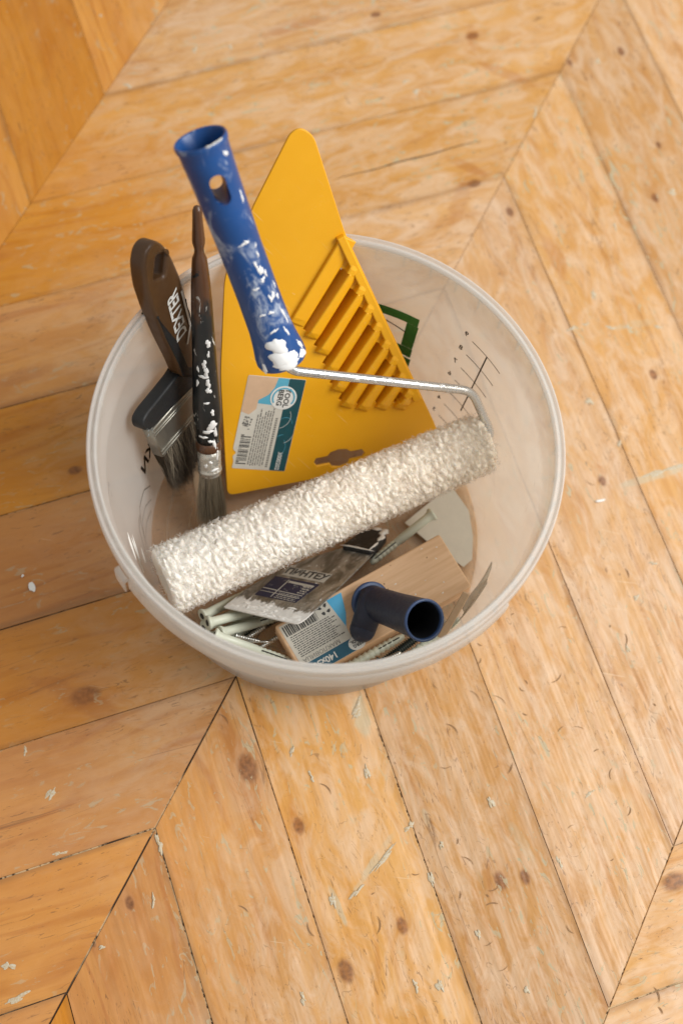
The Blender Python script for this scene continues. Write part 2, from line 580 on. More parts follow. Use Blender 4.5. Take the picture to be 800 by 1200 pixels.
# grain runs 45 degrees either side of the mitre line
ANG_A = PHI - math.pi / 4
ANG_B = PHI + math.pi / 4
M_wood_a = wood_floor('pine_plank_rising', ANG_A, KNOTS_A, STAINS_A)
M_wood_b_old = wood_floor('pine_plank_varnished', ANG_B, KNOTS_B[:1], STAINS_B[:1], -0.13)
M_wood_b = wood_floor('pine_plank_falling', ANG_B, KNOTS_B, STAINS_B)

t = NT('joint_dirt_and_putty')
co = t.obj()
jx = t.ramp(t.sep(co)[0], -0.10, 0.22, 0.0, 0.16)
pm = t.math('MULTIPLY', t.ramp(t.math('ADD', t.noise(co, 16.0, 3, 0.6), jx), 0.42, 0.56), t.ramp(t.noise(co, 260.0, 3, 0.6), 0.36, 0.5))
t.p(Base_Color=t.mix(pm, t.mix(t.noise(co, 300.0, 3), (0.018, 0.011, 0.006), (0.09, 0.055, 0.03)), (0.56, 0.40, 0.22)), Roughness=0.9)
M_joint = t.mat

vs, fs = box(-1.35, 1.35, -1.35, 1.35, -0.02, -0.0013)
floor = link('floor', mesh_from('floor', vs, fs), M_joint)
floor['kind'] = 'structure'

rp = random.Random(11)
NE = 3
for c in range(-7, 7):
    ua, ub = (0.0, -PW) if c % 2 == 0 else (-PW, 0.0)
    for k in range(-18, 28):
        ctr = fo + fdu * ((ua + ub) / 2 + (k + 0.5) * PS) + fdv * ((c + 0.5) * PW)
        if max(abs(ctr.x), abs(ctr.y)) > 1.42:
            continue
        tight = 0.30 if ctr.y > 0.12 else (0.6 if ctr.x > 0.1 and ctr.y > -0.1 else 1.0)
        ga = [rp.uniform(0.0001, 0.0006) * tight / PW for _ in range(2)]
        gb = [rp.uniform(0.0001, 0.0007) * tight / PS * 1.2 for _ in range(2)]

        def q(a, b):
            u = (ua * (1 - a) + ub * a) + (k + b) * PS
            return fo + fdu * u + fdv * ((c + a) * PW)
        corners = [(ga[0], gb[0]), (1 - ga[1], gb[0]), (1 - ga[1], 1 - gb[1]), (ga[0], 1 - gb[1])]
        loop = []
        for i in range(4):
            a0, a1 = corners[i], corners[(i + 1) % 4]
            for j in range(NE):
                f = j / NE
                jit = 0.0 if j == 0 else rp.uniform(-0.0003, 0.0003) * tight
                w = q(a0[0] * (1 - f) + a1[0] * f, a0[1] * (1 - f) + a1[1] * f)
                loop.append(w + (ctr - w).normalized() * (jit + 0.0001))
        top = rp.uniform(-0.0006 * tight, -0.0001)
        vs, fs = [], []
        n = len(loop)
        for inset, z in ((0.0004 * tight, top), (0.0001 * tight, top - 0.0006 * tight), (0.0, -0.013)):
            for w in loop:
                d = (ctr - w).normalized() * inset
                vs.append((w.x + d.x - ctr.x, w.y + d.y - ctr.y, z))
        for r in range(2):
            for i in range(n):
                i2 = (i + 1) % n
                fs.append((r * n + i, (r + 1) * n + i, (r + 1) * n + i2, r * n + i2))
        fs.append(tuple(range(n)))
        m = mesh_from('plank', vs, fs)
        bm = bmesh.new()
        bm.from_mesh(m)
        bmesh.ops.recalc_face_normals(bm, faces=bm.faces)
        bm.to_mesh(m)
        bm.free()
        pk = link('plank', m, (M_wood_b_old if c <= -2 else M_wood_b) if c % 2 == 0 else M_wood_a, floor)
        pk.location = (ctr.x, ctr.y, 0)

# a long drying crack in one plank
cr0, cr1 = V((-0.03874, 0.30371, 0.0)), V((0.07586, 0.36782, 0.0))
M_crack = plain('crack_shadow_dirt', (0.03, 0.017, 0.009), 0.95, var=0.4)
cv, cf = [], []
d = (cr1 - cr0)
nn = V((-d.y, d.x, 0)).normalized()
for i in range(25):
    f = i / 24
    wv = 0.0011 * math.sin(math.pi * min(1, f * 1.02)) ** 0.5 * (0.6 + 0.5 * rp.random())
    c0 = cr0 + d * f + nn * 0.0005 * math.sin(f * 17)
    cv += [(c0.x - nn.x * wv / 2, c0.y - nn.y * wv / 2, 0.0001), (c0.x + nn.x * wv / 2, c0.y + nn.y * wv / 2, 0.0001)]
for i in range(24):
    cf.append((2 * i, 2 * i + 2, 2 * i + 3, 2 * i + 1))
link('crack', mesh_from('crack', cv, cf), M_crack, floor)

# old paint trodden into the boards, and curved dents
SPOTS = [(0.2498, 0.1003, 0.01709, 0.00273, 0.462), (0.1624, 0.4676, 0.0037, 0.00222, 0.217), (0.0145, 0.4039, 0.00359, 0.00258, -0.205), (0.0045, 0.4123, 0.00288, 0.00216, 0.216), (0.116, 0.4041, 0.00178, 0.00518, 0.005), (0.2366, 0.3505, 0.00512, 0.00265, 0.756), (0.193, 0.3082, 0.00176, 0.00362, 0.207), (0.1687, 0.208, 0.00417, 0.00186, 0.39), (0.179, 0.2139, 0.00239, 0.0019, 0.201), (0.1988, 0.2148, 0.00411, 0.0019, 0.201), (0.2121, 0.2183, 0.00309, 0.0019, 0.201), (0.2357, 0.2231, 0.00378, 0.00153, 0.201), (0.1823, 0.2418, 0.00172, 0.00618, 0.203), (0.0513, -0.1235, 0.0027, 0.00916, -0.263), (0.0862, -0.2207, 0.01744, 0.00143, 1.059), (0.0715, -0.2461, 0.00797, 0.00141, 1.024), (0.1002, -0.1967, 0.00414, 0.00229, 0.855), (0.1198, -0.2291, 0.00175, 0.0067, 0.51), (0.1353, -0.296, 0.00227, 0.00533, 0.416), (0.1928, -0.2889, 0.00144, 0.00372, 0.574), (0.1197, -0.2987, 0.00198, 0.00374, 0.499), (0.1235, -0.2054, 0.00147, 0.00342, 0.345), (-0.1682, -0.1928, 0.00146, 0.0032, 0.004), (-0.0648, -0.2388, 0.00199, 0.0074, 0.384), (-0.0611, -0.2749, 0.0014, 0.00443, 0.31), (0.0116, -0.1602, 0.00148, 0.00416, 0.092), (-0.1448, -0.3317, 0.00439, 0.00292, 0.17), (-0.1345, -0.3502, 0.01059, 0.00189, 0.549), (0.0478, -0.3191, 0.00194, 0.00426, 0.502), (0.0281, -0.1753, 0.00148, 0.00411, 0.526), (0.0566, -0.2543, 0.00201, 0.00609, 0.258), (-0.1738, 0.4058, 0.00299, 0.00251, -0.401), (-0.2575, 0.423, 0.00189, 0.00127, 0.844), (-0.2199, 0.3587, 0.00352, 0.00211, 0.005), (-0.1451, 0.4148, 0.0025, 0.00218, 0.218), (0.1634, 0.0778, 0.00405, 0.00135, 0.553), (0.1562, -0.2594, 0.00145, 0.0049, 0.534), (0.2204, -0.1526, 0.00433, 0.00144, 0.676), (0.2397, -0.0036, 0.00329, 0.00159, 0.534), (0.2371, -0.0435, 0.00131, 0.00428, 0.693), (0.2049, -0.2026, 0.0015, 0.00449, 0.506), (-0.1442, -0.2181, 0.00237, 0.00615, -0.416), (-0.1292, -0.2559, 0.00502, 0.00143, 0.439), (-0.0877, -0.3099, 0.00329, 0.00109, 0.428), (0.1533, -0.1707, 0.00181, 0.00576, 0.599), (0.0655, -0.1655, 0.00179, 0.00646, 0.525), (0.2499, 0.0252, 0.00322, 0.00134, 0.189), (0.1887, 0.1479, 0.00241, 0.00425, 0.473), (0.2152, 0.1165, 0.00166, 0.0032, 0.195)]
t = NT('old_grey_paint')
co = t.new('ShaderNodeNewGeometry').outputs['Position']
t.p(Base_Color=t.mix(t.ramp(t.noise(co, 700.0, 4, 0.7), 0.35, 0.6), (0.48, 0.34, 0.18), (0.54, 0.48, 0.36)), Roughness=0.7)
t.bump(t.noise(co, 900.0, 3), 0.3, 0.0004)
M_spot = t.mat
for i, (x, y, rx, ry, an) in enumerate(SPOTS):
    lp = blob_loop(0, 0, rx * 0.8, ry * 0.8, 700 + i, 0.75, 30, an)
    vs, fs = dome_patch(lp, lambda u, v, hh: (u, v, hh), 0.00022, 2)
    o = link('paint_spot', mesh_from('paint_spot', vs, fs), M_spot, floor, True)
    o.location = (x, y, 0.0)
M_dent = plain('dent_grime', (0.27, 0.15, 0.068), 0.85, var=0.35, vscale=400)
rd = random.Random(77)
for i in range(70):
    if i < 52:
        x, y = rd.uniform(0.0, 0.30), rd.uniform(-0.30, 0.02)
    else:
        x, y = rd.uniform(-0.26, 0.26), rd.uniform(-0.30, 0.45)
    if math.hypot(x, y) < 0.128:
        continue
    R_ = rd.uniform(0.003, 0.010)
    a0_, sp_ = rd.uniform(0, 6.28), rd.uniform(0.5, 1.5)
    w_ = rd.uniform(0.00018, 0.00045)
    cv, cf = [], []
    for k in range(8):
        f = k / 7
        aa = a0_ + sp_ * f
        ww = w_ * math.sin(math.pi * (0.06 + 0.9 * f))
        cv += [((R_ - ww) * math.cos(aa), (R_ - ww) * math.sin(aa), 0.00012), ((R_ + ww) * math.cos(aa), (R_ + ww) * math.sin(aa), 0.00012)]
    for k in range(7):
        cf.append((2 * k, 2 * k + 1, 2 * k + 3, 2 * k + 2))
    o = link('dent', mesh_from('dent', cv, cf), M_dent, floor)
    o.location = (x - R_ * math.cos(a0_), y - R_ * math.sin(a0_), 0.0)

# ------------------------------------------------------------------ bucket
H = 0.1748
M_pp = milky_plastic('milky_polypropylene', 0.58, (0.85, 0.865, 0.855))
M_pp_rim = milky_plastic('milky_polypropylene_thick', 0.48, (0.88, 0.885, 0.875))
M_print_black = plain('black_print', (0.014, 0.012, 0.010), 0.5)
M_print_green = plain('green_print', (0.03, 0.19, 0.035), 0.5)

IN = [(0.0, 0.0042), (0.060, 0.0045), (0.085, 0.0042), (0.1165, 0.0044), (0.1188, 0.0058), (0.1199, 0.0095), (0.1390, 0.1400), (0.1394, 0.1490),
      (0.1414, 0.1515), (0.1420, 0.1690), (0.1428, 0.1730)]


def r_in(z):
    for (r0, z0), (r1, z1) in zip(IN[4:], IN[5:]):
        if z0 <= z <= z1:
            return r0 + (r1 - r0) * (z - z0) / max(z1 - z0, 1e-6)
    return IN[5][0]


bucket = thing('bucket', 'milky translucent plastic bucket full of painting tools on the wooden floor', 'bucket', Matrix.Identity(4))
OUT = [(0.1434, 0.1715), (0.1433, 0.1520), (0.1412, 0.1500), (0.1406, 0.1400), (0.1218, 0.0100), (0.1212, 0.0030), (0.1202, 0.0004), (0.1165, 0.0004), (0.1150, 0.0022), (0.0, 0.0026)]
M_pp_base = milky_plastic('milky_polypropylene_base', 0.80, (0.74, 0.70, 0.62))
vs, fs = lathe_z(IN[4:] + OUT[:7], 160)
link('wall', mesh_from('wall', vs, fs), M_pp, bucket, True)
vs, fs = lathe_z(IN[:5], 160)
v2, f2 = lathe_z(OUT[6:], 160)
vs, fs = merge((vs, fs), (v2, f2))
link('base', mesh_from('base', vs, fs), M_pp_base, bucket, True)
# moulded rings on the bottom
for rr in (0.035, 0.092, 0.108):
    vs, fs = lathe_z([(rr - 0.0009, 0.0042), (rr, 0.0052), (rr + 0.0009, 0.0042)], 96)
    link('bottom_ring', mesh_from('bottom_ring', vs, fs), M_pp_base, bucket, True)
RIM = [(0.1425, 0.1716), (0.1424, 0.1738), (0.1430, 0.1750), (0.1438, 0.1754), (0.1446, 0.1748), (0.1452, 0.1734), (0.1464, 0.1732), (0.1470, 0.1746), (0.1477, 0.1752), (0.1484, 0.1746),
       (0.1487, 0.1728), (0.1488, 0.1630), (0.1480, 0.1626), (0.1474, 0.1640), (0.1473, 0.1706), (0.1438, 0.1712), (0.1425, 0.1716)]
vs, fs = lathe_z(RIM, 160)
link('rim', mesh_from('rim', vs, fs), M_pp_rim, bucket, True)
# tear band around the front
BAND = [(0.1487, 0.1660), (0.1496, 0.1650), (0.1501, 0.1620), (0.1502, 0.1490), (0.1495, 0.1486), (0.1492, 0.1600), (0.1487, 0.1630)]
a0, a1 = math.radians(-133.3), math.radians(-33)
vs, fs = lathe_z(BAND, 70, a0, a1)
fs.append(tuple(i * 71 for i in range(len(BAND))))
fs.append(tuple(i * 71 + 70 for i in reversed(range(len(BAND)))))
band = link('tear_band', mesh_from('tear_band', vs, fs), M_pp_rim, bucket, True)
vs, fs = lathe_z([(0.1492, 0.1640), (0.1522, 0.1630), (0.1528, 0.1600), (0.1528, 0.1445), (0.1518, 0.1445), (0.1516, 0.1590), (0.1490, 0.1600)], 10, math.radians(-137.5), math.radians(-133.5))
fs.append(tuple(i * 11 for i in range(7)))
fs.append(tuple(i * 11 + 10 for i in reversed(range(7))))
link('pull_tab', mesh_from('pull_tab', vs, fs), M_pp_rim, bucket, True)
# stiffening ribs between the two flanges, seen through the wall
vs, fs = box(0.1437, 0.1462, -0.0004, 0.0004, 0.1570, 0.1705)
rib_mesh = mesh_from('stiffening_rib', vs, fs)
rib_mesh.materials.append(M_pp_rim)
for k in range(47):
    o = bpy.data.objects.new('stiffening_rib', rib_mesh)
    COL.objects.link(o)
    o.parent = bucket
    o.rotation_euler = (0, 0, math.radians(86.8 - k * 360 / 47))


def on_wall(az, z, off=0.0004):
    r = r_in(z) - off
    a = math.radians(az)
    return (r * math.cos(a), r * math.sin(a), z)


def wall_print(name, polys, mat, off=0.0004, parent=bucket):
    """polys: strips of (az, z) quads laid on the wall"""
    vs, fs = [], []
    for (pa, pb, w) in polys:
        (A0, Z0), (A1, Z1) = pa, pb
        L = math.hypot((A1 - A0) * 0.0024, Z1 - Z0)
        nseg = max(1, int(L / 0.003))
        dx, dz = (A1 - A0) * 0.0024 / L, (Z1 - Z0) / L
        for i in range(nseg + 1):
            f = i / nseg
            A, Z = A0 + (A1 - A0) * f, Z0 + (Z1 - Z0) * f
            for sgn in (-1, 1):
                vs.append(on_wall(A - dz * w / 2 * sgn / 0.0024, Z + dx * w / 2 * sgn, off))
        b = len(vs) - 2 * (nseg + 1)
        for i in range(nseg):
            fs.append((b + 2 * i, b + 2 * i + 1, b + 2 * i + 3, b + 2 * i + 2))
    return link(name, mesh_from(name, vs, fs), mat, parent)


def wall_text(s, az, z, size, mat, bold=0.0, rot=0.0, sx=1.0):
    m = text_mesh(s, size, bold, sx=sx)
    m.transform(Matrix.Rotation(rot, 4, 'Z'))
    for v in m.vertices:
        v.co = on_wall(az + v.co.x / 0.0024, z + v.co.y, 0.0005)
    return link('lettering', m, mat, bucket)


Z9, DZ = 0.1303, 0.01645
wall_print('scale_axis', [((46.9, Z9), (46.5, 0.0585), 0.0011)], M_print_black)
for i in range(9):
    zt = Z9 - i * DZ
    if zt < 0.006:
        break
    wall_print('scale_tick', [((40.8, zt - 0.0003), (53.1, zt), 0.0007)], M_print_black)
    wall_text(str(9 - i), 55.6, zt + 0.0022, 0.0062, M_print_black, 0.00015)
# green printed panel with a pale window
G = M_print_green
gp = [((70.4, 0.1145), (92.0, 0.1145), 0.0001)]


def wall_patch(name, a0, a1, z0, z1, mat, off=0.0004, na=12, nz=3):
    vs, fs = [], []
    for i in range(na + 1):
        for j in range(nz + 1):
            vs.append(on_wall(a0 + (a1 - a0) * i / na, z0 + (z1 - z0) * j / nz, off))
    for i in range(na):
        for j in range(nz):
            b = i * (nz + 1) + j
            fs.append((b, b + 1, b + nz + 2, b + nz + 1))
    return link(name, mesh_from(name, vs, fs), mat, bucket)


wall_patch('green_panel', 70.3, 96.0, 0.1065, 0.1152, G)
wall_patch('green_panel', 69.9, 73.8, 0.0800, 0.1064, G)
wall_patch('green_panel', 69.7, 96.0, 0.0700, 0.0799, G)
wall_patch('green_panel', 69.3, 96.0, 0.0560, 0.0685, G)
wall_print('printed_line', [((84.0, 0.1030), (73.4, 0.0955), 0.0011)], M_print_black)
wall_text('KN', 173.5, 0.0540, 0.0180, M_print_black, 0.0006, math.radians(-8), 0.9)
wall_text('D', 152.0, 0.0955, 0.0210, M_print_black, 0.0007, math.radians(-6))
for pts, w in (([(178, 0.028), (-178, 0.040), (-171, 0.046), (-166, 0.040), (-163, 0.030)], 0.0008), ([(-179, 0.018), (-174, 0.030), (-168, 0.036), (-160, 0.030), (-154, 0.022)], 0.0006),
               ([(-176, 0.012), (-170, 0.022), (-163, 0.027), (-155, 0.016)], 0.0006), ([(-168, 0.046), (-163, 0.048), (-158, 0.038), (-152, 0.034)], 0.0008)):
    segs = []
    for (A, B) in zip(pts, pts[1:]):
        a, b = list(A), list(B)
        if b[0] < 0 < a[0]:
            b[0] += 360
        segs.append((tuple(a), tuple(b), w))
    wall_print('printed_line', segs, plain('grey_print', (0.07, 0.065, 0.05), 0.6))
# white paint rubbed onto the wall where the roller touches it
M_whitepaint = plain('dried_white_paint', (0.78, 0.77, 0.73), 0.55, var=0.08, vscale=200, bump=0.35, bscale=500)
rs = random.Random(3)
for i in range(7):
    az = rs.gauss(-152, 3.5)
    z = rs.gauss(0.080, 0.014)
    if z > 0.132 or z < 0.03:
        continue
    lp = blob_loop(az * 0.0024, z, rs.uniform(0.004, 0.010), rs.uniform(0.0012, 0.0032), 100 + i, 0.5, rot=rs.uniform(-0.6, 0.6))
    vs, fs = dome_patch(lp, lambda u, v, hh: on_wall(u / 0.0024, v, 0.0002 + hh), 0.0004, 2)
    link('paint_smear', mesh_from('paint_smear', vs, fs), M_whitepaint, bucket, True)

# ------------------------------------------------------------------ yellow paint grid
PLATE = [(-0.0676, 0.01007, 0.022), (0.92131, 0.38884, -0.0), (-0.21385, 0.50669, 0.83519), (0.32475, -0.76946, 0.54997)]
OUTL = [(0.0, 0.0), (0.1643, 0.0), (0.1556, 0.0306), (0.1016, 0.1885), (0.0865, 0.258), (0.0789, 0.2642), (0.0722, 0.262), (0.0441, 0.2185), (0.0197, 0.1736), (0.0075, 0.0994)]
GAPS = [(0.0979, 0.1888, 0.0609, 0.1338), (0.0967, 0.1646, 0.0682, 0.1231), (0.1015, 0.1488, 0.0736, 0.11), (0.1065, 0.1339, 0.0783, 0.0948), (0.1115, 0.1191, 0.0807, 0.0791), (0.1166, 0.1043, 0.0857, 0.0647), (0.1213, 0.0903, 0.0965, 0.0602), (0.1261, 0.0758, 0.1119, 0.0569), (0.1309, 0.0607, 0.1255, 0.0539)]
EURO = [(0.0671, 0.0139), (0.0841, 0.0123), (0.1015, 0.0143)]
STK = [(0.0245, 0.0972), (0.0652, 0.0838), (0.0435, 0.0118), (0.0042, 0.024)]
t = NT('yellow_plastic')
co = t.obj()
nz = t.noise(co, 30.0, 4, 0.6)
scf = t.math('MULTIPLY', t.ramp(t.noise(co, 420.0, 3, 0.6, 1.5), 0.66, 0.72), t.ramp(t.noise(co, 35.0, 3), 0.45, 0.65))
xq, yq, zq = t.sep(co)
scr = t.math('MULTIPLY', t.ramp(t.noise(t.xyz(t.math('MULTIPLY', t.math('ADD', xq, t.math('MULTIPLY', yq, 0.7)), 520.0), t.math('MULTIPLY', yq, 30.0), zq), 1.0, 2), 0.68, 0.73), 0.32)
t.p(Base_Color=t.mix(t.math('MAXIMUM', scr, t.math('MULTIPLY', scf, 0.5)), t.mix(nz, (0.78, 0.365, 0.005), (0.86, 0.425, 0.008)), (0.84, 0.62, 0.30)), Roughness=t.ramp(t.noise(co, 120.0, 4), 0.2, 0.8, 0.33, 0.5))
t.set(t.bsdf.inputs['Subsurface Weight'], 0.04)
t.set(t.bsdf.inputs['Subsurface Radius'], (0.004, 0.0016, 0.0003))
t.set(t.bsdf.inputs['Subsurface Scale'], 1.0)
t.bump(t.noise(co, 900.0, 3, 0.6), 0.08, 0.0003)
M_yellow = t.mat

plate = thing('paint_grid', 'flat yellow plastic paint grid with slanted louvres leaning out of the bucket', 'paint grid', frame_matrix(PLATE))
outline = rounded(OUTL, [0.006, 0.006, 0.002, 0.004, 0.008, 0.004, 0.008, 0.004, 0.01, 0.01])
holes = []
# euro slot: wide bar with a round middle
e0, e1, e2 = [V(q) for q in EURO]
ed = (e2 - e0).normalized()
en = V((-ed.y, ed.x))
ec = (e0 + e2) / 2
slot = []
for (x, y) in [(-0.017, -0.0035), (-0.0075, -0.0035), (-0.006, -0.0068), (0, -0.0084), (0.006, -0.0068), (0.0075, -0.0035), (0.017, -0.0035), (0.019, 0),
               (0.017, 0.0035), (0.0085, 0.0035), (0.006, 0.0062), (0, 0.0074), (-0.006, 0.0062), (-0.0085, 0.0035), (-0.017, 0.0035), (-0.019, 0)]:
    w = ec + ed * x + en * y
    slot.append((w.x, w.y))
holes.append(list(reversed(slot)))
GD = (V(GAPS[2][2:]) - V(GAPS[2][:2])).normalized()      # along a louvre, towards the lower left
GN = V((-GD.y, GD.x))
if GN.y > 0:
    GN = -GN                                             # across the louvres, towards the lower right
SLOT_W = 0.0034
for g in GAPS[1:]:
    a, b = V(g[:2]), V(g[2:])
    L = (b - a).length
    b = a + GD * L
    q0, q1, q2, q3 = a - GN * 0.0002, b - GN * 0.0002, b + GN * 0.0030, a + GN * 0.0052
    holes.append([tuple(q0), tuple(q1), tuple(q2), tuple(q3)])
link('plate', curve_mesh('plate', [outline] + holes, 0.0024, 0.0004, 2), M_yellow, plate, False)


def wedge(name, a, stations):
    """stations: (along, [(across, height), ...]) swept along the louvre direction"""
    vs, fs = [], []
    n = len(stations[0][1])
    for s_, prof in stations:
        for (x, z) in prof:
            w = a + GD * s_ + GN * x
            vs.append((w.x, w.y, z))
    for j in range(len(stations) - 1):
        for k in range(n):
            k2 = (k + 1) % n
            fs.append((j * n + k, (j + 1) * n + k, (j + 1) * n + k2, j * n + k2))
    fs.append(tuple(range(n)))
    fs.append(tuple((len(stations) - 1) * n + k for k in reversed(range(n))))
    m = mesh_from(name, vs, fs)
    bm = bmesh.new()
    bm.from_mesh(m)
    bmesh.ops.recalc_face_normals(bm, faces=bm.faces)
    bmesh.ops.bevel(bm, geom=[e for e in bm.edges if e.calc_face_angle(0) > 0.5], offset=0.0004, segments=1, affect='EDGES')
    bm.to_mesh(m)
    bm.free()
    return link(name, m, M_yellow, plate, False)


# louvres: each one rises steeply behind its slot and slopes down to the next
edge_d = V(OUTL[2]) - V(OUTL[3])
edge_n = V((edge_d.y, -edge_d.x)).normalized()
if edge_n.x < 0:
    edge_n = -edge_n
PITCH = 0.0129
for i, g in enumerate(GAPS):
    a, b = V(g[:2]), V(g[2:])
    L = (b - a).length + 0.0035

    def lprof(f, hh):
        w0 = (0.0048 * (1 - f) + 0.0026 * f) if i else 0.0008
        zz = lambda z: 0.0006 + (z - 0.0006) * hh * (1.0 if i else 0.6)
        return [(w0, -0.0070 if i else -0.0008), (w0 + 0.0004, zz(0.0062)), (w0 + 0.0014, zz(0.0069)), (PITCH - 0.0020, zz(0.0044)), (PITCH - 0.0002, zz(0.0030)), (PITCH - 0.0002, -0.0070 if i else -0.0008)]
    wedge('louvre', a, [(-0.0002, lprof(0, 1.0)), (L * 0.5, lprof(0.5, 1.0)), (L - 0.006, lprof(0.9, 0.95)), (L - 0.002, lprof(0.97, 0.7)), (L, lprof(1.0, 0.2))])
    # low bump where the louvre runs into the edge rail
    e = a - GD * 0.0004
    tp = [(0.0030, 0.0), (0.0036, 0.0062), (0.0050, 0.0066), (0.0092, 0.0060), (0.0102, 0.0)]
    if i:
        wedge('edge_tooth', e, [(-0.0062, [(x, z * 0.86) for x, z in tp]), (-0.0034, tp), (0.0006, tp)])
# rail along the edge that ties the louvres together
ed_ = edge_d.normalized()
r0 = V(OUTL[3]) - ed_ * 0.001
r1 = r0 + ed_ * ((V(GAPS[-1][:2]) - r0).dot(ed_) + 0.012)
rail = [tuple(r0 - edge_n * 0.0008), tuple(r1 - edge_n * 0.0008), tuple(r1 - edge_n * 0.0072), tuple(r0 - edge_n * 0.0066)]
link('edge_rail', curve_mesh('edge_rail', [rounded(rail, 0.001)], 0.0052, 0.0009, 2, 0.0030), M_yellow, plate)

# closed floor of the slots, behind the louvres
bk = [V(GAPS[1][:2]) - GN * 0.001 - GD * 0.0, V(GAPS[-1][:2]) + GN * 0.010, V(GAPS[-1][2:]) + GN * 0.010 + GD * 0.002, V(GAPS[5][2:]) + GD * 0.004, V(GAPS[3][2:]) + GD * 0.004, V(GAPS[1][2:]) + GD * 0.004 - GN * 0.001]
link('slot_floor', curve_mesh('slot_floor', [[tuple(q_) for q_ in bk]], 0.0012, 0, 0, -0.0074), M_yellow, plate)

# sticker on the grid
M_paper = plain('sticker_paper', (0.60, 0.575, 0.50), 0.5, var=0.10, vscale=300, bump=0.2)
M_teal = plain('teal_print', (0.012, 0.075, 0.090), 0.4, var=0.25, vscale=150)
M_cyan = plain('sky_blue_print', (0.10, 0.40, 0.55), 0.42, var=0.15, vscale=120)
M_tan = plain('torn_sticker_layer', (0.62, 0.42, 0.27), 0.45, var=0.15, vscale=120)
M_ink = plain('dark_ink', (0.05, 0.05, 0.048), 0.55)
M_inkgrey = plain('grey_ink', (0.17, 0.165, 0.15), 0.6)
M_white = plain('white_print', (0.74, 0.74, 0.70), 0.5)
S0, S1, S3 = V(STK[3]), V(STK[2]), V(STK[0])
SX, SY = (S1 - S0), (S3 - S0)
sw, sh = SX.length, SY.length
SXn = SX.normalized()
SYn = V((-SXn.y, SXn.x))


def stk(x, y):
    w = S0 + SXn * x + SYn * y
    return (w.x, w.y)


SROT = math.atan2(SXn.y, SXn.x)
ZS = 0.0013
stick_root = link('sticker', curve_mesh('sticker', [[stk(*q) for q in rounded([(0.002, 0), (sw, 0), (sw, sh), (0, sh), (0, 0.016), (0.003, 0.013), (0.0008, 0.010), (0.0022, 0.006)], 0.0012)]], 0.0003, 0, 0, ZS), M_paper, plate)


def stk_shape(name, pts, mat, z):
    return link(name, curve_mesh(name, [[stk(*q) for q in pts]], 0.00012, 0, 0, ZS + z), mat, stick_root)


def stk_text(s, x, y, size, mat, z, bold=0.0, rot=-math.pi / 2, sx=1.0):
    m = text_mesh(s, size, bold, sx=sx)
    w = stk(x, y)
    place_flat(m, w[0], w[1], ZS + z, SROT + rot)
    return link('lettering', m, mat, stick_root)


tx = sw * 0.715
stk_shape('teal_strip', rounded([(tx, 0.0002), (sw - 0.0002, 0.0002), (sw - 0.0002, sh - 0.0002), (tx, sh - 0.0002)], 0.001), M_teal, 0.0002)
stk_shape('torn_patch', [(0.0004, 0.047), (0.006, 0.045), (0.0105, 0.050), (0.0105, 0.057), (0.017, 0.062), (0.020, 0.068), (0.0215, sh - 0.0003), (0.0004, sh - 0.0003)], M_tan, 0.0002)
stk_shape('sky_patch', [(0.0107, 0.0545), (tx - 0.0002, 0.0535), (tx - 0.0002, sh - 0.0003), (0.0216, sh - 0.0003), (0.0203, 0.068), (0.0172, 0.062), (0.0107, 0.0570)], M_cyan, 0.0002)
lx, ly = tx - 0.0015, sh - 0.0155
ring = [(lx + 0.0094 * math.cos(a * math.pi / 18), ly + 0.0094 * math.sin(a * math.pi / 18)) for a in range(36)]
stk_shape('logo_disc', ring, M_white, 0.0004)
arc = [(lx + 0.0082 * math.cos(math.radians(a)), ly + 0.0082 * math.sin(math.radians(a))) for a in range(-35, 216, 10)]
arc += [(lx + 0.0071 * math.cos(math.radians(a)), ly + 0.0071 * math.sin(math.radians(a))) for a in range(215, -36, -10)]
stk_shape('logo_arc', arc, M_cyan, 0.0006)
stk_text('TOOL', lx + 0.0022, ly, 0.0052, M_ink, 0.0006, 0.00014, sx=1.05)
stk_text('BERG', lx - 0.0026, ly, 0.0052, M_ink, 0.0006, 0.00014, sx=1.05)
stk_text('3000202', tx + 0.0052, 0.0085, 0.0044, M_white, 0.0004, 0.00006)
# fine swirls on the teal strip
for i, (x, y, r, a0_, a1_) in enumerate([(0.004, 0.034, 0.012, -60, 20), (0.001, 0.045, 0.010, -80, 30), (0.010, 0.022, 0.009, 100, 190), (0.002, 0.020, 0.010, -40, 40), (0.008, 0.040, 0.005, 0, 200)]):
    pts_o, pts_i = [], []
    for k in range(13):
        a = math.radians(a0_ + (a1_ - a0_) * k / 12)
        for rr, L_ in ((r, pts_o), (r - 0.00022, pts_i)):
            px_, py_ = tx + x + rr * math.cos(a) - 0.004, y + rr * math.sin(a)
            L_.append((min(max(px_, tx + 0.0003), sw - 0.0005), py_))
    stk_shape('swirl', pts_o + pts_i[::-1], M_white if i < 2 else M_cyan, 0.0004)


def dashes(x0, x1, y0, y1, pitch, thick, rng, along='y', lo=0.0008, hi=0.0035, gap=0.0006):
    """rows of tiny print too small to read"""
    vs, fs = [], []
    c = x0
    while c < x1:
        p_ = y0 + rng.uniform(0, 0.0015)
        end = y1 - rng.uniform(0, 0.18) * (y1 - y0)
        while p_ < end:
            L = rng.uniform(lo, hi)
            q_ = min(p_ + L, end)
            b = len(vs)
            if along == 'y':
                vs += [(c, p_), (c + thick, p_), (c + thick, q_), (c, q_)]
            else:
                vs += [(p_, c), (q_, c), (q_, c + thick), (p_, c + thick)]
            fs.append((b, b + 1, b + 2, b + 3))
            p_ = q_ + gap
        c += pitch
    return vs, fs


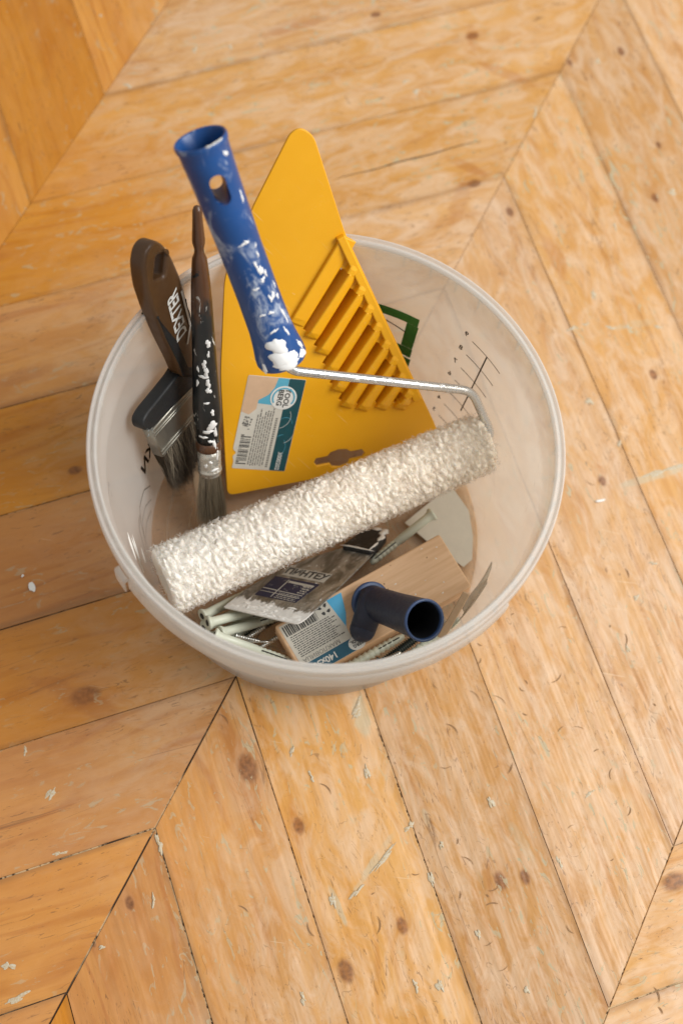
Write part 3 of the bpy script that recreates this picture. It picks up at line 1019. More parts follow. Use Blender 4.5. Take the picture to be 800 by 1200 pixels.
rt = random.Random(5)
vs, fs = dashes(0.0125, tx - 0.0048, 0.003, 0.0525, 0.00175, 0.00075, rt)
link('fine_print', mesh_from('fine_print', [(*stk(*q), ZS + 0.0003) for q in vs], fs), M_inkgrey, stick_root)
vs, fs = dashes(tx - 0.0036, tx - 0.0030, 0.002, 0.046, 0.0016, 0.0016, rt, lo=0.0009, hi=0.0013, gap=0.0007)
link('fine_print', mesh_from('fine_print', [(*stk(*q), ZS + 0.0003) for q in vs], fs), M_inkgrey, stick_root)
y_ = 0.004
bv, bf = [], []
while y_ < 0.029:
    w_ = rt.choice([0.0003, 0.0005, 0.0009])
    b = len(bv)
    x1_ = 0.0112 if rt.random() > 0.25 else 0.0060
    bv += [stk(0.0038, y_), stk(x1_, y_), stk(x1_, y_ + w_), stk(0.0038, y_ + w_)]
    bf.append((b, b + 1, b + 2, b + 3))
    y_ += w_ + rt.choice([0.0004, 0.0006, 0.0009])
link('barcode', mesh_from('barcode', [(*q, ZS + 0.0003) for q in bv], bf), M_ink, stick_root)
vs, fs = [], []
for i in range(26):
    lp = blob_loop(rt.uniform(0.003, 0.009), rt.uniform(0.033, 0.043), rt.uniform(0.0003, 0.001), rt.uniform(0.0003, 0.001), i, 0.5, 8)
    b = len(vs)
    vs += [(*stk(*q), ZS + 0.0003) for q in lp]
    fs.append(tuple(range(b, b + 8)))
link('scuff_marks', mesh_from('scuff_marks', vs, fs), M_inkgrey, stick_root)
# ------------------------------------------------------------------ paint roller
ROLLER = [(0.0072, -0.01254, 0.0885), (0.80582, 0.59144, -0.02913), (-0.33161, 0.49147, 0.80529), (0.4906, -0.63926, 0.59217)]
RP = {'El': (-0.1209, -0.0004), 'Er': (0.1201, -0.0), 'B1': (0.1252, 0.0106), 'B': (0.1182, 0.043), 'Hin': (-0.003, 0.1133), 'Hb': (-0.0057, 0.1219), 'Ht': (-0.0203, 0.2705)}
roller = thing('paint_roller', 'paint roller with blue handle and thick crusted cream nap lying across the bucket', 'paint roller', frame_matrix(ROLLER))
M_blue = splattered('blue_handle_plastic', (0.006, 0.058, 0.215), (0.50, 0.56, 0.64), 0.52, 0.68, (1, 0.55, 1), 58.0, 0.36, 0.72, 0.3)
M_blue_in = plain('blue_handle_inside', (0.010, 0.045, 0.16), 0.5)
M_wetwhite = plain('thick_white_paint', (0.82, 0.82, 0.80), 0.38, var=0.05, bump=0.2, bscale=260)
M_steel = splattered('galvanised_wire_with_paint', (0.66, 0.66, 0.65), (0.70, 0.69, 0.65), 0.58, 0.64, (1, 1, 1), 120.0, 0.24, 0.9, 0.08)
for nd in M_steel.node_tree.nodes:
    if nd.type == 'BSDF_PRINCIPLED':
        nd.inputs['Metallic'].default_value = 0.95


def round_path(pts, r, n=6):
    pts = [V(q) for q in pts]
    out = [pts[0]]
    for i in range(1, len(pts) - 1):
        p0, p1, p2 = pts[i - 1], pts[i], pts[i + 1]
        d0, d2 = p0 - p1, p2 - p1
        q = min(r, d0.length * 0.45, d2.length * 0.45)
        a, b = p1 + d0.normalized() * q, p1 + d2.normalized() * q
        for k in range(n + 1):
            t_ = k / n
            out.append(a * (1 - t_) ** 2 + p1 * 2 * t_ * (1 - t_) + b * t_ * t_)
    out.append(pts[-1])
    return out


SLX = RP['Er'][0]
hb_, ht_ = V((*RP['Hb'], 0)), V((*RP['Ht'], 0))
hdir = (ht_ - hb_).normalized()
path = round_path([(SLX - 0.015, 0, 0), (SLX + 0.0075, 0.0, 0), (*RP['B'], 0), tuple(V((*RP['Hin'], 0)) - hdir * 0.002), tuple(hb_ + hdir * 0.004), tuple(hb_ + hdir * 0.03)], 0.009)
vs, fs = tube(path, 0.0031, 14)
link('wire_frame', mesh_from('wire_frame', vs, fs), M_steel, roller, True)

HP = [(0.1005, 0.004), (0.1000, 0.0132), (0.1004, 0.0150), (0.1030, 0.0160), (0.1075, 0.0158), (0.1150, 0.0146), (0.1260, 0.0134), (0.1500, 0.0129), (0.1850, 0.0129),
      (0.2150, 0.0136), (0.2350, 0.0142), (0.2450, 0.0147), (0.2500, 0.0149), (0.2522, 0.0157), (0.2546, 0.0159), (0.2556, 0.0154), (0.2552, 0.0142), (0.2520, 0.0130), (0.2450, 0.0118), (0.2395, 0.0112), (0.2388, 0.0020)]
KY = (ht_ - hb_).length / (0.2546 - 0.1020)
HP = [((y - 0.1020) * KY, r) for y, r in HP]
Mhd = frame_along(hb_, ht_)
vs, fs = lathe_y(HP, 48)
hm = mesh_from('handle', vs, fs)
bm = bmesh.new()
bm.from_mesh(hm)
bmesh.ops.recalc_face_normals(bm, faces=bm.faces)
bm.to_mesh(hm)
bm.free()
handle = link('handle', hm, M_blue, roller, True)
handle.matrix_local = Mhd
# hanging slot cut right through the handle
CAMA = 1.8419 - 0.10
cut = curve_mesh('slot_cutter', [[(0.0047 * math.cos(a), (0.0048 if math.sin(a) >= 0 else -0.0048) + 0.0047 * math.sin(a)) for a in [2 * math.pi * k / 24 for k in range(24)]]], 0.06)
cut.transform(Matrix.Translation((0, (0.2275 - 0.1020) * KY, 0)) @ Matrix.Rotation(-(CAMA - math.pi / 2), 4, 'Y'))
co_ = link('slot_cutter', cut)
co_.parent = handle
md = handle.modifiers.new('slot', 'BOOLEAN')
md.operation = 'DIFFERENCE'
md.solver = 'EXACT'
md.object = co_
bpy.context.view_layer.update()
dg = bpy.context.evaluated_depsgraph_get()
hm2 = bpy.data.meshes.new_from_object(handle.evaluated_get(dg))
handle.modifiers.clear()
hm2.materials.clear()
hm2.materials.append(M_blue)
handle.data = hm2
bpy.data.objects.remove(co_, do_unlink=True)
try:
    hm2.set_sharp_from_angle(angle=math.radians(50))
except Exception:
    pass


def handle_r(y):
    for (y0, r0), (y1, r1) in zip(HP[3:15], HP[4:15]):
        if y0 <= y <= y1:
            return r0 + (r1 - r0) * (y - y0) / (y1 - y0)
    return HP[3][1]


def on_handle(u, v, hh):
    # u: arc length from the side facing up, v: along the handle
    a = CAMA - u / 0.0145
    v = (v - 0.1020) * KY
    r = handle_r(v) + hh
    return (r * math.cos(a), v, r * math.sin(a))


BL_ = [  # thick white drops and dried runs: arc, along, radii, height
    (-0.001, 0.1185, 0.0062, 0.0058, 0.0012), (-0.0005, 0.1095, 0.0072, 0.0062, 0.0011), (0.0010, 0.1045, 0.0085, 0.0030, 0.0009), (0.0050, 0.1070, 0.0045, 0.0035, 0.0008),
    (0.0135, 0.1050, 0.0035, 0.0030, 0.0007), (0.0150, 0.1110, 0.0012, 0.0042, 0.0005), (-0.0135, 0.1045, 0.0018, 0.0036, 0.0005),
    (0.0040, 0.1910, 0.0011, 0.0018, 0.0006), (0.0088, 0.1800, 0.0010, 0.0016, 0.0006), (0.0100, 0.1860, 0.0007, 0.0014, 0.0004), (0.0125, 0.2170, 0.0009, 0.0035, 0.0004),
    (0.0070, 0.1700, 0.0018, 0.0034, 0.0006), (0.0096, 0.1665, 0.0012, 0.0018, 0.0005), (0.0048, 0.1740, 0.0008, 0.0050, 0.0004), (0.0060, 0.1640, 0.0022, 0.0012, 0.0003), (-0.001, 0.1600, 0.0030, 0.0006, 0.0003), (0.0010, 0.1905, 0.0026, 0.0007, 0.0003),
    (0.0095, 0.1510, 0.0016, 0.0024, 0.0004), (0.0065, 0.1500, 0.0014, 0.0020, 0.0004), (0.0132, 0.1480, 0.0009, 0.0026, 0.0004), (-0.0030, 0.1420, 0.0028, 0.0006, 0.0004), (0.0030, 0.1415, 0.0030, 0.0007, 0.0004),
    (0.0124, 0.1350, 0.0007, 0.0085, 0.0004), (0.0090, 0.1245, 0.0006, 0.0060, 0.0003), (0.0005, 0.1290, 0.0048, 0.0006, 0.0003), (0.0110, 0.2460, 0.0014, 0.0020, 0.0005), (0.0145, 0.1560, 0.0005, 0.0040, 0.0003)]
for i, (u, v, ru, rv, hh) in enumerate(BL_):
    if max(ru, rv) > 4 * min(ru, rv):
        ru, rv = (ru * 0.62, rv * 1.5) if ru > rv else (ru * 1.5, rv * 0.62)
    vs, fs = dome_patch(blob_loop(u, v, ru, rv, 40 + i, 0.38 if min(ru, rv) > 0.0015 else 0.75, 26, rs.uniform(-0.35, 0.35) if min(ru, rv) < 0.0015 else 0.0), on_handle, hh, 4)
    link('paint_drop', mesh_from('paint_drop', vs, fs), M_wetwhite, handle, True)
# a few thin rim blots where paint dried on the mouth of the handle
for i, a in enumerate((62, 70, 80, 92)):
    A = math.radians(a)
    vs, fs = dome_patch(blob_loop(0, 0, 0.0022, 0.0012, 80 + i, 0.4), lambda u, v, hh: ((0.0155 + v) * math.cos(A + u / 0.017), (0.2554 - 0.1020) * KY + hh, (0.0155 + v) * math.sin(A + u / 0.017)), 0.0004, 2)
    link('paint_drop', mesh_from('paint_drop', vs, fs), M_whitepaint, handle, True)

# nap: lumpy matted pile, one continuous displaced surface with loose tufts
t = NT('crusted_nap')
co = t.obj()
x, y, z = t.sep(co)
n1 = t.noise(co, 70.0, 4, 0.6)
n2 = t.noise(co, 420.0, 3, 0.6)
n3 = t.noise(co, 28.0, 2, 0.5)
creamy = t.ramp(t.math('ADD', x, t.math('MULTIPLY', n3, 0.12)), -0.06, 0.16)
base = t.mix(creamy, (0.84, 0.805, 0.74), (0.87, 0.785, 0.665))
base = t.mix(t.math('MULTIPLY', t.ramp(n1, 0.52, 0.72), t.math('ADD', 0.08, t.math('MULTIPLY', creamy, 0.30))), base, (0.74, 0.60, 0.45))
base = t.mix(t.math('MULTIPLY', t.ramp(n2, 0.55, 0.8), 0.25), base, (0.86, 0.83, 0.77))
t.p(Base_Color=base, Roughness=0.95)
t.set(t.bsdf.inputs['Specular IOR Level'], 0.12)
t.set(t.bsdf.inputs['Subsurface Weight'], 0.6)
t.set(t.bsdf.inputs['Subsurface Radius'], (0.0022, 0.0019, 0.0015))
t.set(t.bsdf.inputs['Subsurface Scale'], 1.0)
t.bump(t.noise(co, 700.0, 3, 0.6), 0.35, 0.0010)
M_nap = t.mat
NL, NA = 520, 132
R0 = 0.0190
X0, X1 = RP['El'][0], RP['Er'][0]
grid = []
vs, fs = [], []
for i in range(NL + 1):
    xx = X0 + (X1 - X0) * i / NL
    f = i / NL
    endf = min(1.0, (min(f, 1 - f) * (X1 - X0) / 0.004))
    grow = 0.0022 * (1 - f) + 0.0001
    for k in range(NA):
        a = 2 * math.pi * k / NA
        cy_, cz_ = math.cos(a), math.sin(a)
        q = V((xx, cy_ * 0.018, cz_ * 0.018))
        n_d = noise.noise(q * 60 + V((1, 5, 2)))
        wq = q + V((n_d, noise.noise(q * 110), noise.noise(q * 110 + V((5, 1, 8))))) * 0.0036
        # clumps run a little slantwise round the sleeve
        cl = noise.voronoi(V((wq.x * 230 + wq.y * 60, wq.y * 150, wq.z * 150)))[0]
        n_a = min(1.0, cl[1] - cl[0])
        n_b = noise.noise(q * 420 + V((3, 7, 1)))
        n_c = noise.noise(q * 950 + V((9, 2, 4)))
        dsp = 0.0019 * min(1.0, n_a * 1.9) ** 0.8 + 0.0007 * n_b + 0.0004 * n_c + 0.0009 * n_d
        r = R0 + grow + dsp * (0.95 + 0.25 * f)
        r *= (0.86 + 0.14 * math.sqrt(max(0.0, endf)))
        vs.append((xx + 0.0006 * n_b + (0.0006 * n_c if 0 < i < NL else 0.0016 * n_a), cy_ * r, cz_ * r))
for i in range(NL):
    for k in range(NA):
        k2 = (k + 1) % NA
        fs.append((i * NA + k, i * NA + k2, (i + 1) * NA + k2, (i + 1) * NA + k))
core = len(vs)
for e, sgn in ((0, 1), (NL, -1)):
    inner = []
    for ring_i, rr in enumerate((0.0115, 0.0075)):
        b = len(vs)
        for k in range(NA):
            a = 2 * math.pi * k / NA
            vs.append(((X0 if e == 0 else X1) + sgn * (0.0006 + 0.004 * ring_i), math.cos(a) * rr, math.sin(a) * rr))
        inner.append(b)
    prev = e * NA
    for b in inner:
        for k in range(NA):
            k2 = (k + 1) % NA
            fs.append((prev + k, b + k, b + k2, prev + k2) if e == 0 else (prev + k, prev + k2, b + k2, b + k))
        prev = b
    fs.append(tuple(prev + k for k in (range(NA) if e == NL else reversed(range(NA)))))
sleeve = link('nap_sleeve', mesh_from('nap_sleeve', vs, fs), M_nap, roller, True)
vs, fs = lathe_y([(0.0, 0.0034), (0.0, 0.0100), (0.0012, 0.0112), (0.0030, 0.0112), (0.0030, 0.0034)], 28)
m = mesh_from('end_cap', vs, fs)
m.transform(Matrix.Translation((X1 - 0.0012, 0, 0)) @ Matrix.Rotation(-math.pi / 2, 4, 'Z'))
link('end_cap', m, plain('grey_end_cap', (0.45, 0.43, 0.38), 0.5), roller, True)
# loose tufts standing off the pile
rg = random.Random(21)
tv, tf = [], []
for i in range(17000):
    xx = rg.uniform(X0, X1)
    a = rg.uniform(0, 2 * math.pi)
    f = (xx - X0) / (X1 - X0)
    r = R0 + 0.0022 * (1 - f) + rg.uniform(0.0008, 0.0027)
    P = V((xx, math.cos(a) * r, math.sin(a) * r))
    Nn = V((0, math.cos(a), math.sin(a)))
    T1 = V((1, 0, 0))
    T2 = Nn.cross(T1)
    ang = rg.uniform(0, 2 * math.pi)
    D = (T1 * math.cos(ang) + T2 * math.sin(ang)) * 0.85 + Nn * rg.uniform(-0.1, 0.55)
    D.normalize()
    Wd = D.cross(Nn).normalized()
    L = rg.uniform(0.0014, 0.0042)
    w = rg.uniform(0.00010, 0.00024)
    b = len(tv)
    mid = P + D * L * 0.55 + Nn * L * rg.uniform(0.0, 0.25)
    end = P + D * L + Nn * L * rg.uniform(-0.35, 0.1)
    tv += [P - Wd * w, P + Wd * w, mid + Wd * w * 0.9, mid - Wd * w * 0.9, end, mid + Nn * w]
    tf += [(b, b + 1, b + 2, b + 3), (b + 3, b + 2, b + 4), (b + 1, b + 5, b + 2), (b, b + 3, b + 5)]
tu = link('loose_tufts', mesh_from('loose_tufts', tv, tf), M_nap, sleeve, False)
tu['kind'] = 'stuff'

# ------------------------------------------------------------------ flat brush with lettering
BRUSH1 = [(-0.10059, 0.01451, 0.035), (0.33692, 0.89298, -0.29845), (-0.14757, 0.36315, 0.91997), (0.9299, -0.26592, 0.25412)]
B1_H = [(0.0004, 0.2049), (-0.0083, 0.2043), (-0.0141, 0.1961), (-0.0153, 0.1794), (-0.0109, 0.1562), (-0.0038, 0.1299), (0.0055, 0.1009), (0.009, 0.0868), (0.0242, 0.0748), (0.0287, 0.0866), (0.0301, 0.1044), (0.0273, 0.1334), (0.022, 0.1635), (0.0154, 0.1847), (0.0084, 0.1977)]
B1_GL = [(-0.0122, 0.1592), (-0.0038, 0.1299), (0.0055, 0.1009), (0.009, 0.0868), (0.0242, 0.0748), (0.0281, 0.0833), (0.0162, 0.0902), (0.0083, 0.1187)]
B1_GR = [(0.0243, 0.1447), (0.0286, 0.1296), (0.0301, 0.1044), (0.0281, 0.0833), (0.0249, 0.0896), (0.0263, 0.1073)]
B1_HEAD = [(0.0096, 0.0894), (-0.0115, 0.091), (-0.0335, 0.0901), (-0.0403, 0.0874), (-0.0406, 0.0777), (-0.0314, 0.0635), (0.0427, 0.0585), (0.0274, 0.0799)]
B1_FER = [(-0.0285, 0.0626), (-0.0214, 0.037), (0.04, 0.038), (0.0351, 0.0613)]
B1_BR = [(-0.0211, 0.0383), (0.0377, 0.0382), (0.0305, -0.0135), (-0.0105, -0.0061)]
B1 = {'L': 0.2032669461743673, 'Z': [0.9298974096272324, -0.2659163469107566, 0.2541245836478664], 'hole': (0.0043, 0.1837), 'top': (0.0004, 0.2049), 'wl': (-0.0149, 0.1889), 'wr': (0.0244, 0.1551), 'neckl': (0.0085, 0.0948), 'neckr': (0.0262, 0.0848), 'shl': (-0.0391, 0.088), 'shl2': (-0.0292, 0.064), 'ferl': (-0.022, 0.0391), 'fer2': (-0.0269, 0.0604), 'ferR': (0.035, 0.0421), 'tip': (-0.0113, -0.0044), 'tip2': (0.0285, -0.0117), 'texa': (0.0117, 0.1585), 'texb': (0.0167, 0.1182)}
M_brown = plain('brown_handle_plastic', (0.085, 0.040, 0.014), 0.38, var=0.2, bump=0.08)
M_rubber = splattered('black_soft_grip', (0.012, 0.013, 0.014), (0.20, 0.20, 0.19), 0.66, 0.80, (1, 1, 1), 60.0, 0.55, 0.5, 0.2)
M_ferrule = splattered('brush_ferrule_steel', (0.33, 0.315, 0.27), (0.48, 0.46, 0.41), 0.6, 0.72, (1, 1, 1), 70.0, 0.38, 0.5, 0.1)
for nd in M_ferrule.node_tree.nodes:
    if nd.type == 'BSDF_PRINCIPLED':
        nd.inputs['Metallic'].default_value = 0.85


def bristle_mat(name, c0, c1):
    t = NT(name)
    rn = t.new('ShaderNodeNewGeometry').outputs['Random Per Island']
    t.p(Base_Color=t.mix(rn, c0, c1), Roughness=0.55)
    return t.mat


M_bris_dark = bristle_mat('dark_bristle', (0.012, 0.010, 0.008), (0.13, 0.10, 0.07))
M_bris_grey = bristle_mat('grey_brown_bristle', (0.10, 0.08, 0.055), (0.46, 0.39, 0.28))
M_bris_core = plain('bristle_core', (0.014, 0.011, 0.009), 0.8)

fb = thing('flat_paint_brush', 'flat paint brush with brown lettered handle and black grip leaning on left rim', 'paint brush', frame_matrix(BRUSH1), 'paint brushes in the bucket')
hole = V(B1['hole']) + V((-0.0015, 0.0))
hx = V((0.35, -0.94)).normalized()
hl = rounded([tuple(hole + V((x * 0.92 + y * 0.38, -x * 0.38 + y * 0.92))) for x, y in ((-0.0058, -0.0078), (0.0058, -0.0078), (0.0058, 0.0078), (-0.0058, 0.0078))], 0.0025)
hd = link('handle', curve_mesh('handle', [rounded(B1_H, 0.006), list(reversed(hl))], 0.0115, 0.0028, 3), M_brown, fb, True)
B1_GL = [(x_ + 0.0012 + (0.0022 if i_ == 0 else 0.0), y_ - (0.006 if i_ == 0 else 0.0)) for i_, (x_, y_) in enumerate(B1_GL)]
B1_GR = [(x_ - 0.0012, y_) for x_, y_ in B1_GR]
for gpoly in (B1_GL, B1_GR):
    link('grip_edge', curve_mesh('grip_edge', [rounded(gpoly, 0.002)], 0.0118, 0.0012, 2), M_rubber, fb, True)
B1_HEAD = [(0.0096, 0.0894), (-0.0115, 0.0878), (-0.0300, 0.0868), (-0.0370, 0.0840), (-0.0372, 0.0765), (-0.0310, 0.0705), (0.0427, 0.0650), (0.0274, 0.0799)]
B1_FER = [B1_FER[0][:1] + (B1_FER[0][1] + 0.006,), B1_FER[1], B1_FER[2], B1_FER[3][:1] + (B1_FER[3][1] + 0.006,)]
link('shoulder', curve_mesh('shoulder', [rounded(B1_HEAD, [0.004, 0.004, 0.004, 0.004, 0.004, 0.002, 0.002, 0.004])], 0.0100, 0.0018, 4, -0.002), M_rubber, fb, True)
ferr = link('ferrule', curve_mesh('ferrule', [B1_FER], 0.0095, 0.0012, 2, -0.002), M_ferrule, fb)
p0, p1, p2, p3 = [V(q) for q in B1_FER]
for f in (0.12, 0.20, 0.78, 0.88):
    a, b = p0.lerp(p1, f), p3.lerp(p2, f)
    vs, fs = tube([(a.x, a.y, 0.0027), (b.x, b.y, 0.0027)], 0.0007, 8)
    link('ferrule_bead', mesh_from('ferrule_bead', vs, fs), M_ferrule, ferr, True)
# lettering on the handle face
ta, tb = V(B1['texa']), V(B1['texb'])
rot = math.atan2((ta - tb).y, (ta - tb).x)
mid = (ta + tb) / 2
for s_, dx, dy, sz in (('DEXTER', 0.0, 0.0016, 0.0165),):
    m = text_mesh(s_, sz, 0.0004, sx=0.66)
    place_flat(m, mid.x - math.sin(rot) * dy, mid.y + math.cos(rot) * dy, 0.0059, rot)
    link('lettering', m, M_white, hd)
u_ = (ta - tb).normalized()
w_ = V((u_.y, -u_.x))
q0, q1, q2 = mid + u_ * 0.014 + w_ * 0.0072, mid - u_ * 0.018 + w_ * 0.0078, mid - u_ * 0.029 + w_ * 0.0005
for a, b in ((q0, q1), (q1, q2)):
    d_ = (b - a).normalized()
    nn_ = V((-d_.y, d_.x)) * 0.0010
    link('printed_line', mesh_from('printed_line', [(a.x - nn_.x, a.y - nn_.y, 0.0066), (b.x - nn_.x, b.y - nn_.y, 0.0066), (b.x + nn_.x, b.y + nn_.y, 0.0066), (a.x + nn_.x, a.y + nn_.y, 0.0066)], [(0, 1, 2, 3)]), M_white, hd)


def bristles(n, top_fn, tip_fn, rng, r=0.00016, curl=0.002):
    vs, fs = [], []
    for i in range(n):
        A = V(top_fn(rng))
        B = V(tip_fn(rng, A))
        off = V((rng.gauss(0, 1), rng.gauss(0, 1), rng.gauss(0, 1))) * curl
        b0 = len(vs)
        ps = []
        for k in range(5):
            f = k / 4
            ps.append(A.lerp(B, f) + off * (f * f))
        d_ = (B - A).normalized()
        sx_ = d_.cross(V((0, 0, 1)))
        sx_ = sx_.normalized() if sx_.length > 1e-4 else V((1, 0, 0))
        sy_ = d_.cross(sx_)
        for k, q_ in enumerate(ps):
            rr = r * (1 - 0.75 * k / 4)
            for j in range(3):
                a = 2.094 * j
                vs.append(q_ + (sx_ * math.cos(a) + sy_ * math.sin(a)) * rr)
        for k in range(4):
            for j in range(3):
                j2 = (j + 1) % 3
                fs.append((b0 + k * 3 + j, b0 + k * 3 + j2, b0 + k * 3 + 3 + j2, b0 + k * 3 + 3 + j))
    return vs, fs


b0, b1, b2, b3 = [V(q) for q in B1_BR]


def f_top(rng):
    s_ = rng.random()
    q_ = b0.lerp(b1, s_)
    f_top.s = s_
    z_ = rng.uniform(-0.0068, 0.0026)
    return (q_.x, q_.y + 0.001, z_)


def f_tip(rng, A):
    q_ = b3.lerp(b2, f_top.s)
    k = rng.uniform(0.82, 1.05)
    q_ = b0.lerp(b1, f_top.s).lerp(q_, k)
    return (q_.x + rng.gauss(0, 0.0016), q_.y, A.z * rng.uniform(0.1, 0.6) + rng.gauss(0, 0.001))


link('bristle_core', curve_mesh('bristle_core', [[tuple(b0.lerp(b1, 0.02)), tuple(b0.lerp(b3, 0.7).lerp(b1.lerp(b2, 0.7), 0.12)), tuple(b0.lerp(b3, 0.7).lerp(b1.lerp(b2, 0.7), 0.88)), tuple(b0.lerp(b1, 0.98))][::-1]], 0.0050, 0.0015, 2, -0.002), M_bris_core, fb, True)
vs, fs = bristles(2600, f_top, f_tip, random.Random(31), 0.00018, 0.0022)
br = link('bristles', mesh_from('bristles', vs, fs), M_bris_dark, fb)
br['kind'] = 'stuff'
# a few stray pale hairs
vs, fs = bristles(60, lambda r_: (f_top(r_)[0], b0.y + 0.001, 0.0030), lambda r_, A: (A.x + r_.gauss(0.004, 0.004), A.y - r_.uniform(0.016, 0.048), 0.0030 + r_.uniform(-0.003, 0.0045)), random.Random(33), 0.00015, 0.003)
br = link('stray_hairs', mesh_from('stray_hairs', vs, fs), M_bris_grey, fb)
br['kind'] = 'stuff'
rsp = random.Random(8)
for i in range(9):
    lp = blob_loop(-0.031 + rsp.gauss(0, 0.003), 0.071 + rsp.gauss(0, 0.003), rsp.uniform(0.0004, 0.0016), rsp.uniform(0.0004, 0.0013), 300 + i, 0.5)
    vs, fs = dome_patch(lp, lambda u, v, hh: (u, v, 0.0026 + hh), 0.0004, 2)
    link('dust_spot', mesh_from('dust_spot', vs, fs), plain('grey_dust', (0.20, 0.21, 0.20), 0.9) if i == 0 else bpy.data.materials['grey_dust'], fb, True)

# ------------------------------------------------------------------ round brush crusted with paint
BRUSH2 = [(-0.07464, -0.00897, 0.012), (0.98337, 0.17796, 0.03637), (-0.12366, 0.50925, 0.85169), (0.13304, -0.84202, 0.52279)]
rb = thing('round_paint_brush', 'slim round paint brush, brown handle caked in black and white paint, grey bristles', 'paint brush', frame_matrix(BRUSH2), 'paint brushes in the bucket')
t = NT('old_brush_handle')
co = t.obj()
x, y, z = t.sep(co)
st = t.xyz(x, t.math('MULTIPLY', y, 0.45), z)
edge = t.ramp(t.math('ADD', y, t.math('MULTIPLY', t.noise(st, 130.0, 4, 0.6), 0.07)), 0.225, 0.205)
edge = t.math('MAXIMUM', edge, t.ramp(t.noise(t.xyz(x, y, t.math('ADD', z, 3.0)), 120.0, 4, 0.6), 0.63, 0.66))
brn = t.mix(t.noise(st, 120.0, 4), (0.055, 0.022, 0.009), (0.12, 0.052, 0.022))
blk = t.mix(t.noise(co, 90.0, 4), (0.006, 0.007, 0.008), (0.02, 0.022, 0.022))
col = t.mix(edge, brn, blk)
low = t.ramp(y, 0.215, 0.17)
sp = t.math('MULTIPLY', t.ramp(t.noise(st, 150.0, 5, 0.65, 1.2), 0.625, 0.665), t.math('ADD', 0.1, t.math('MULTIPLY', low, 0.9)))
col = t.mix(sp, col, (0.60, 0.58, 0.53))
t.p(Base_Color=col, Roughness=t.math('ADD', 0.30, t.math('MULTIPLY', sp, 0.3)))
t.bump(t.math('ADD', t.math('MULTIPLY', sp, 1.0), t.math('MULTIPLY', edge, 0.7)), 0.5, 0.0008)
M_old = t.mat
HP2 = [(0.2490, 0.0006), (0.2482, 0.0018), (0.2455, 0.0027), (0.2380, 0.0030), (0.2260, 0.0037), (0.2235, 0.0036), (0.2195, 0.0027), (0.2165, 0.0029), (0.2130, 0.0042), (0.2090, 0.0046),
       (0.1950, 0.0056), (0.1800, 0.0062), (0.1550, 0.0068), (0.1250, 0.0076), (0.1000, 0.0086), (0.0920, 0.0085), (0.0840, 0.0074), (0.0780, 0.0070), (0.0720, 0.0072)]
HP2 = [(y_, r_ * 1.13) for y_, r_ in HP2]
vs, fs = lathe_y(HP2, 32)
oh = link('handle', mesh_from('handle', vs, fs), M_old, rb, True)
M_capbrown = splattered('brown_ferrule_collar', (0.10, 0.045, 0.022), (0.74, 0.72, 0.68), 0.60, 0.66, (1, 1, 1), 130.0, 0.32, 0.9, 0.2)
vs, fs = lathe_y([(0.0745, 0.0050), (0.0742, 0.0076), (0.0715, 0.0088), (0.0690, 0.0091), (0.0665, 0.0089), (0.0655, 0.0080), (0.0655, 0.0050)], 36)
link('collar', mesh_from('collar', vs, fs), M_capbrown, rb, True)
vs, fs = lathe_y([(0.0662, 0.0070), (0.0658, 0.0081), (0.0600, 0.0082), (0.0520, 0.0081), (0.0495, 0.0079), (0.0490, 0.0085), (0.0475, 0.0085), (0.0470, 0.0079), (0.0450, 0.0080), (0.0440, 0.0070)], 36)
M_fer2 = splattered('round_ferrule_steel', (0.55, 0.53, 0.47), (0.72, 0.70, 0.64), 0.50, 0.60, (1, 1, 1), 120.0, 0.25, 0.8, 0.1)
for nd in M_fer2.node_tree.nodes:
    if nd.type == 'BSDF_PRINCIPLED':
        nd.inputs['Metallic'].default_value = 0.6
link('ferrule', mesh_from('ferrule', vs, fs), M_fer2, rb, True)


def r_old(y):
    for (y0, r0), (y1, r1) in zip(HP2, HP2[1:]):
        if y1 <= y <= y0:
            return r0 + (r1 - r0) * (y - y0) / (y1 - y0)
    return 0.0085 if y > 0.066 else 0.0082


CAMB = math.radians(97)


def on_old(u, v, hh):
    a = CAMB - u / 0.0075
    r = r_old(v) + hh
    return (r * math.cos(a), v, r * math.sin(a))


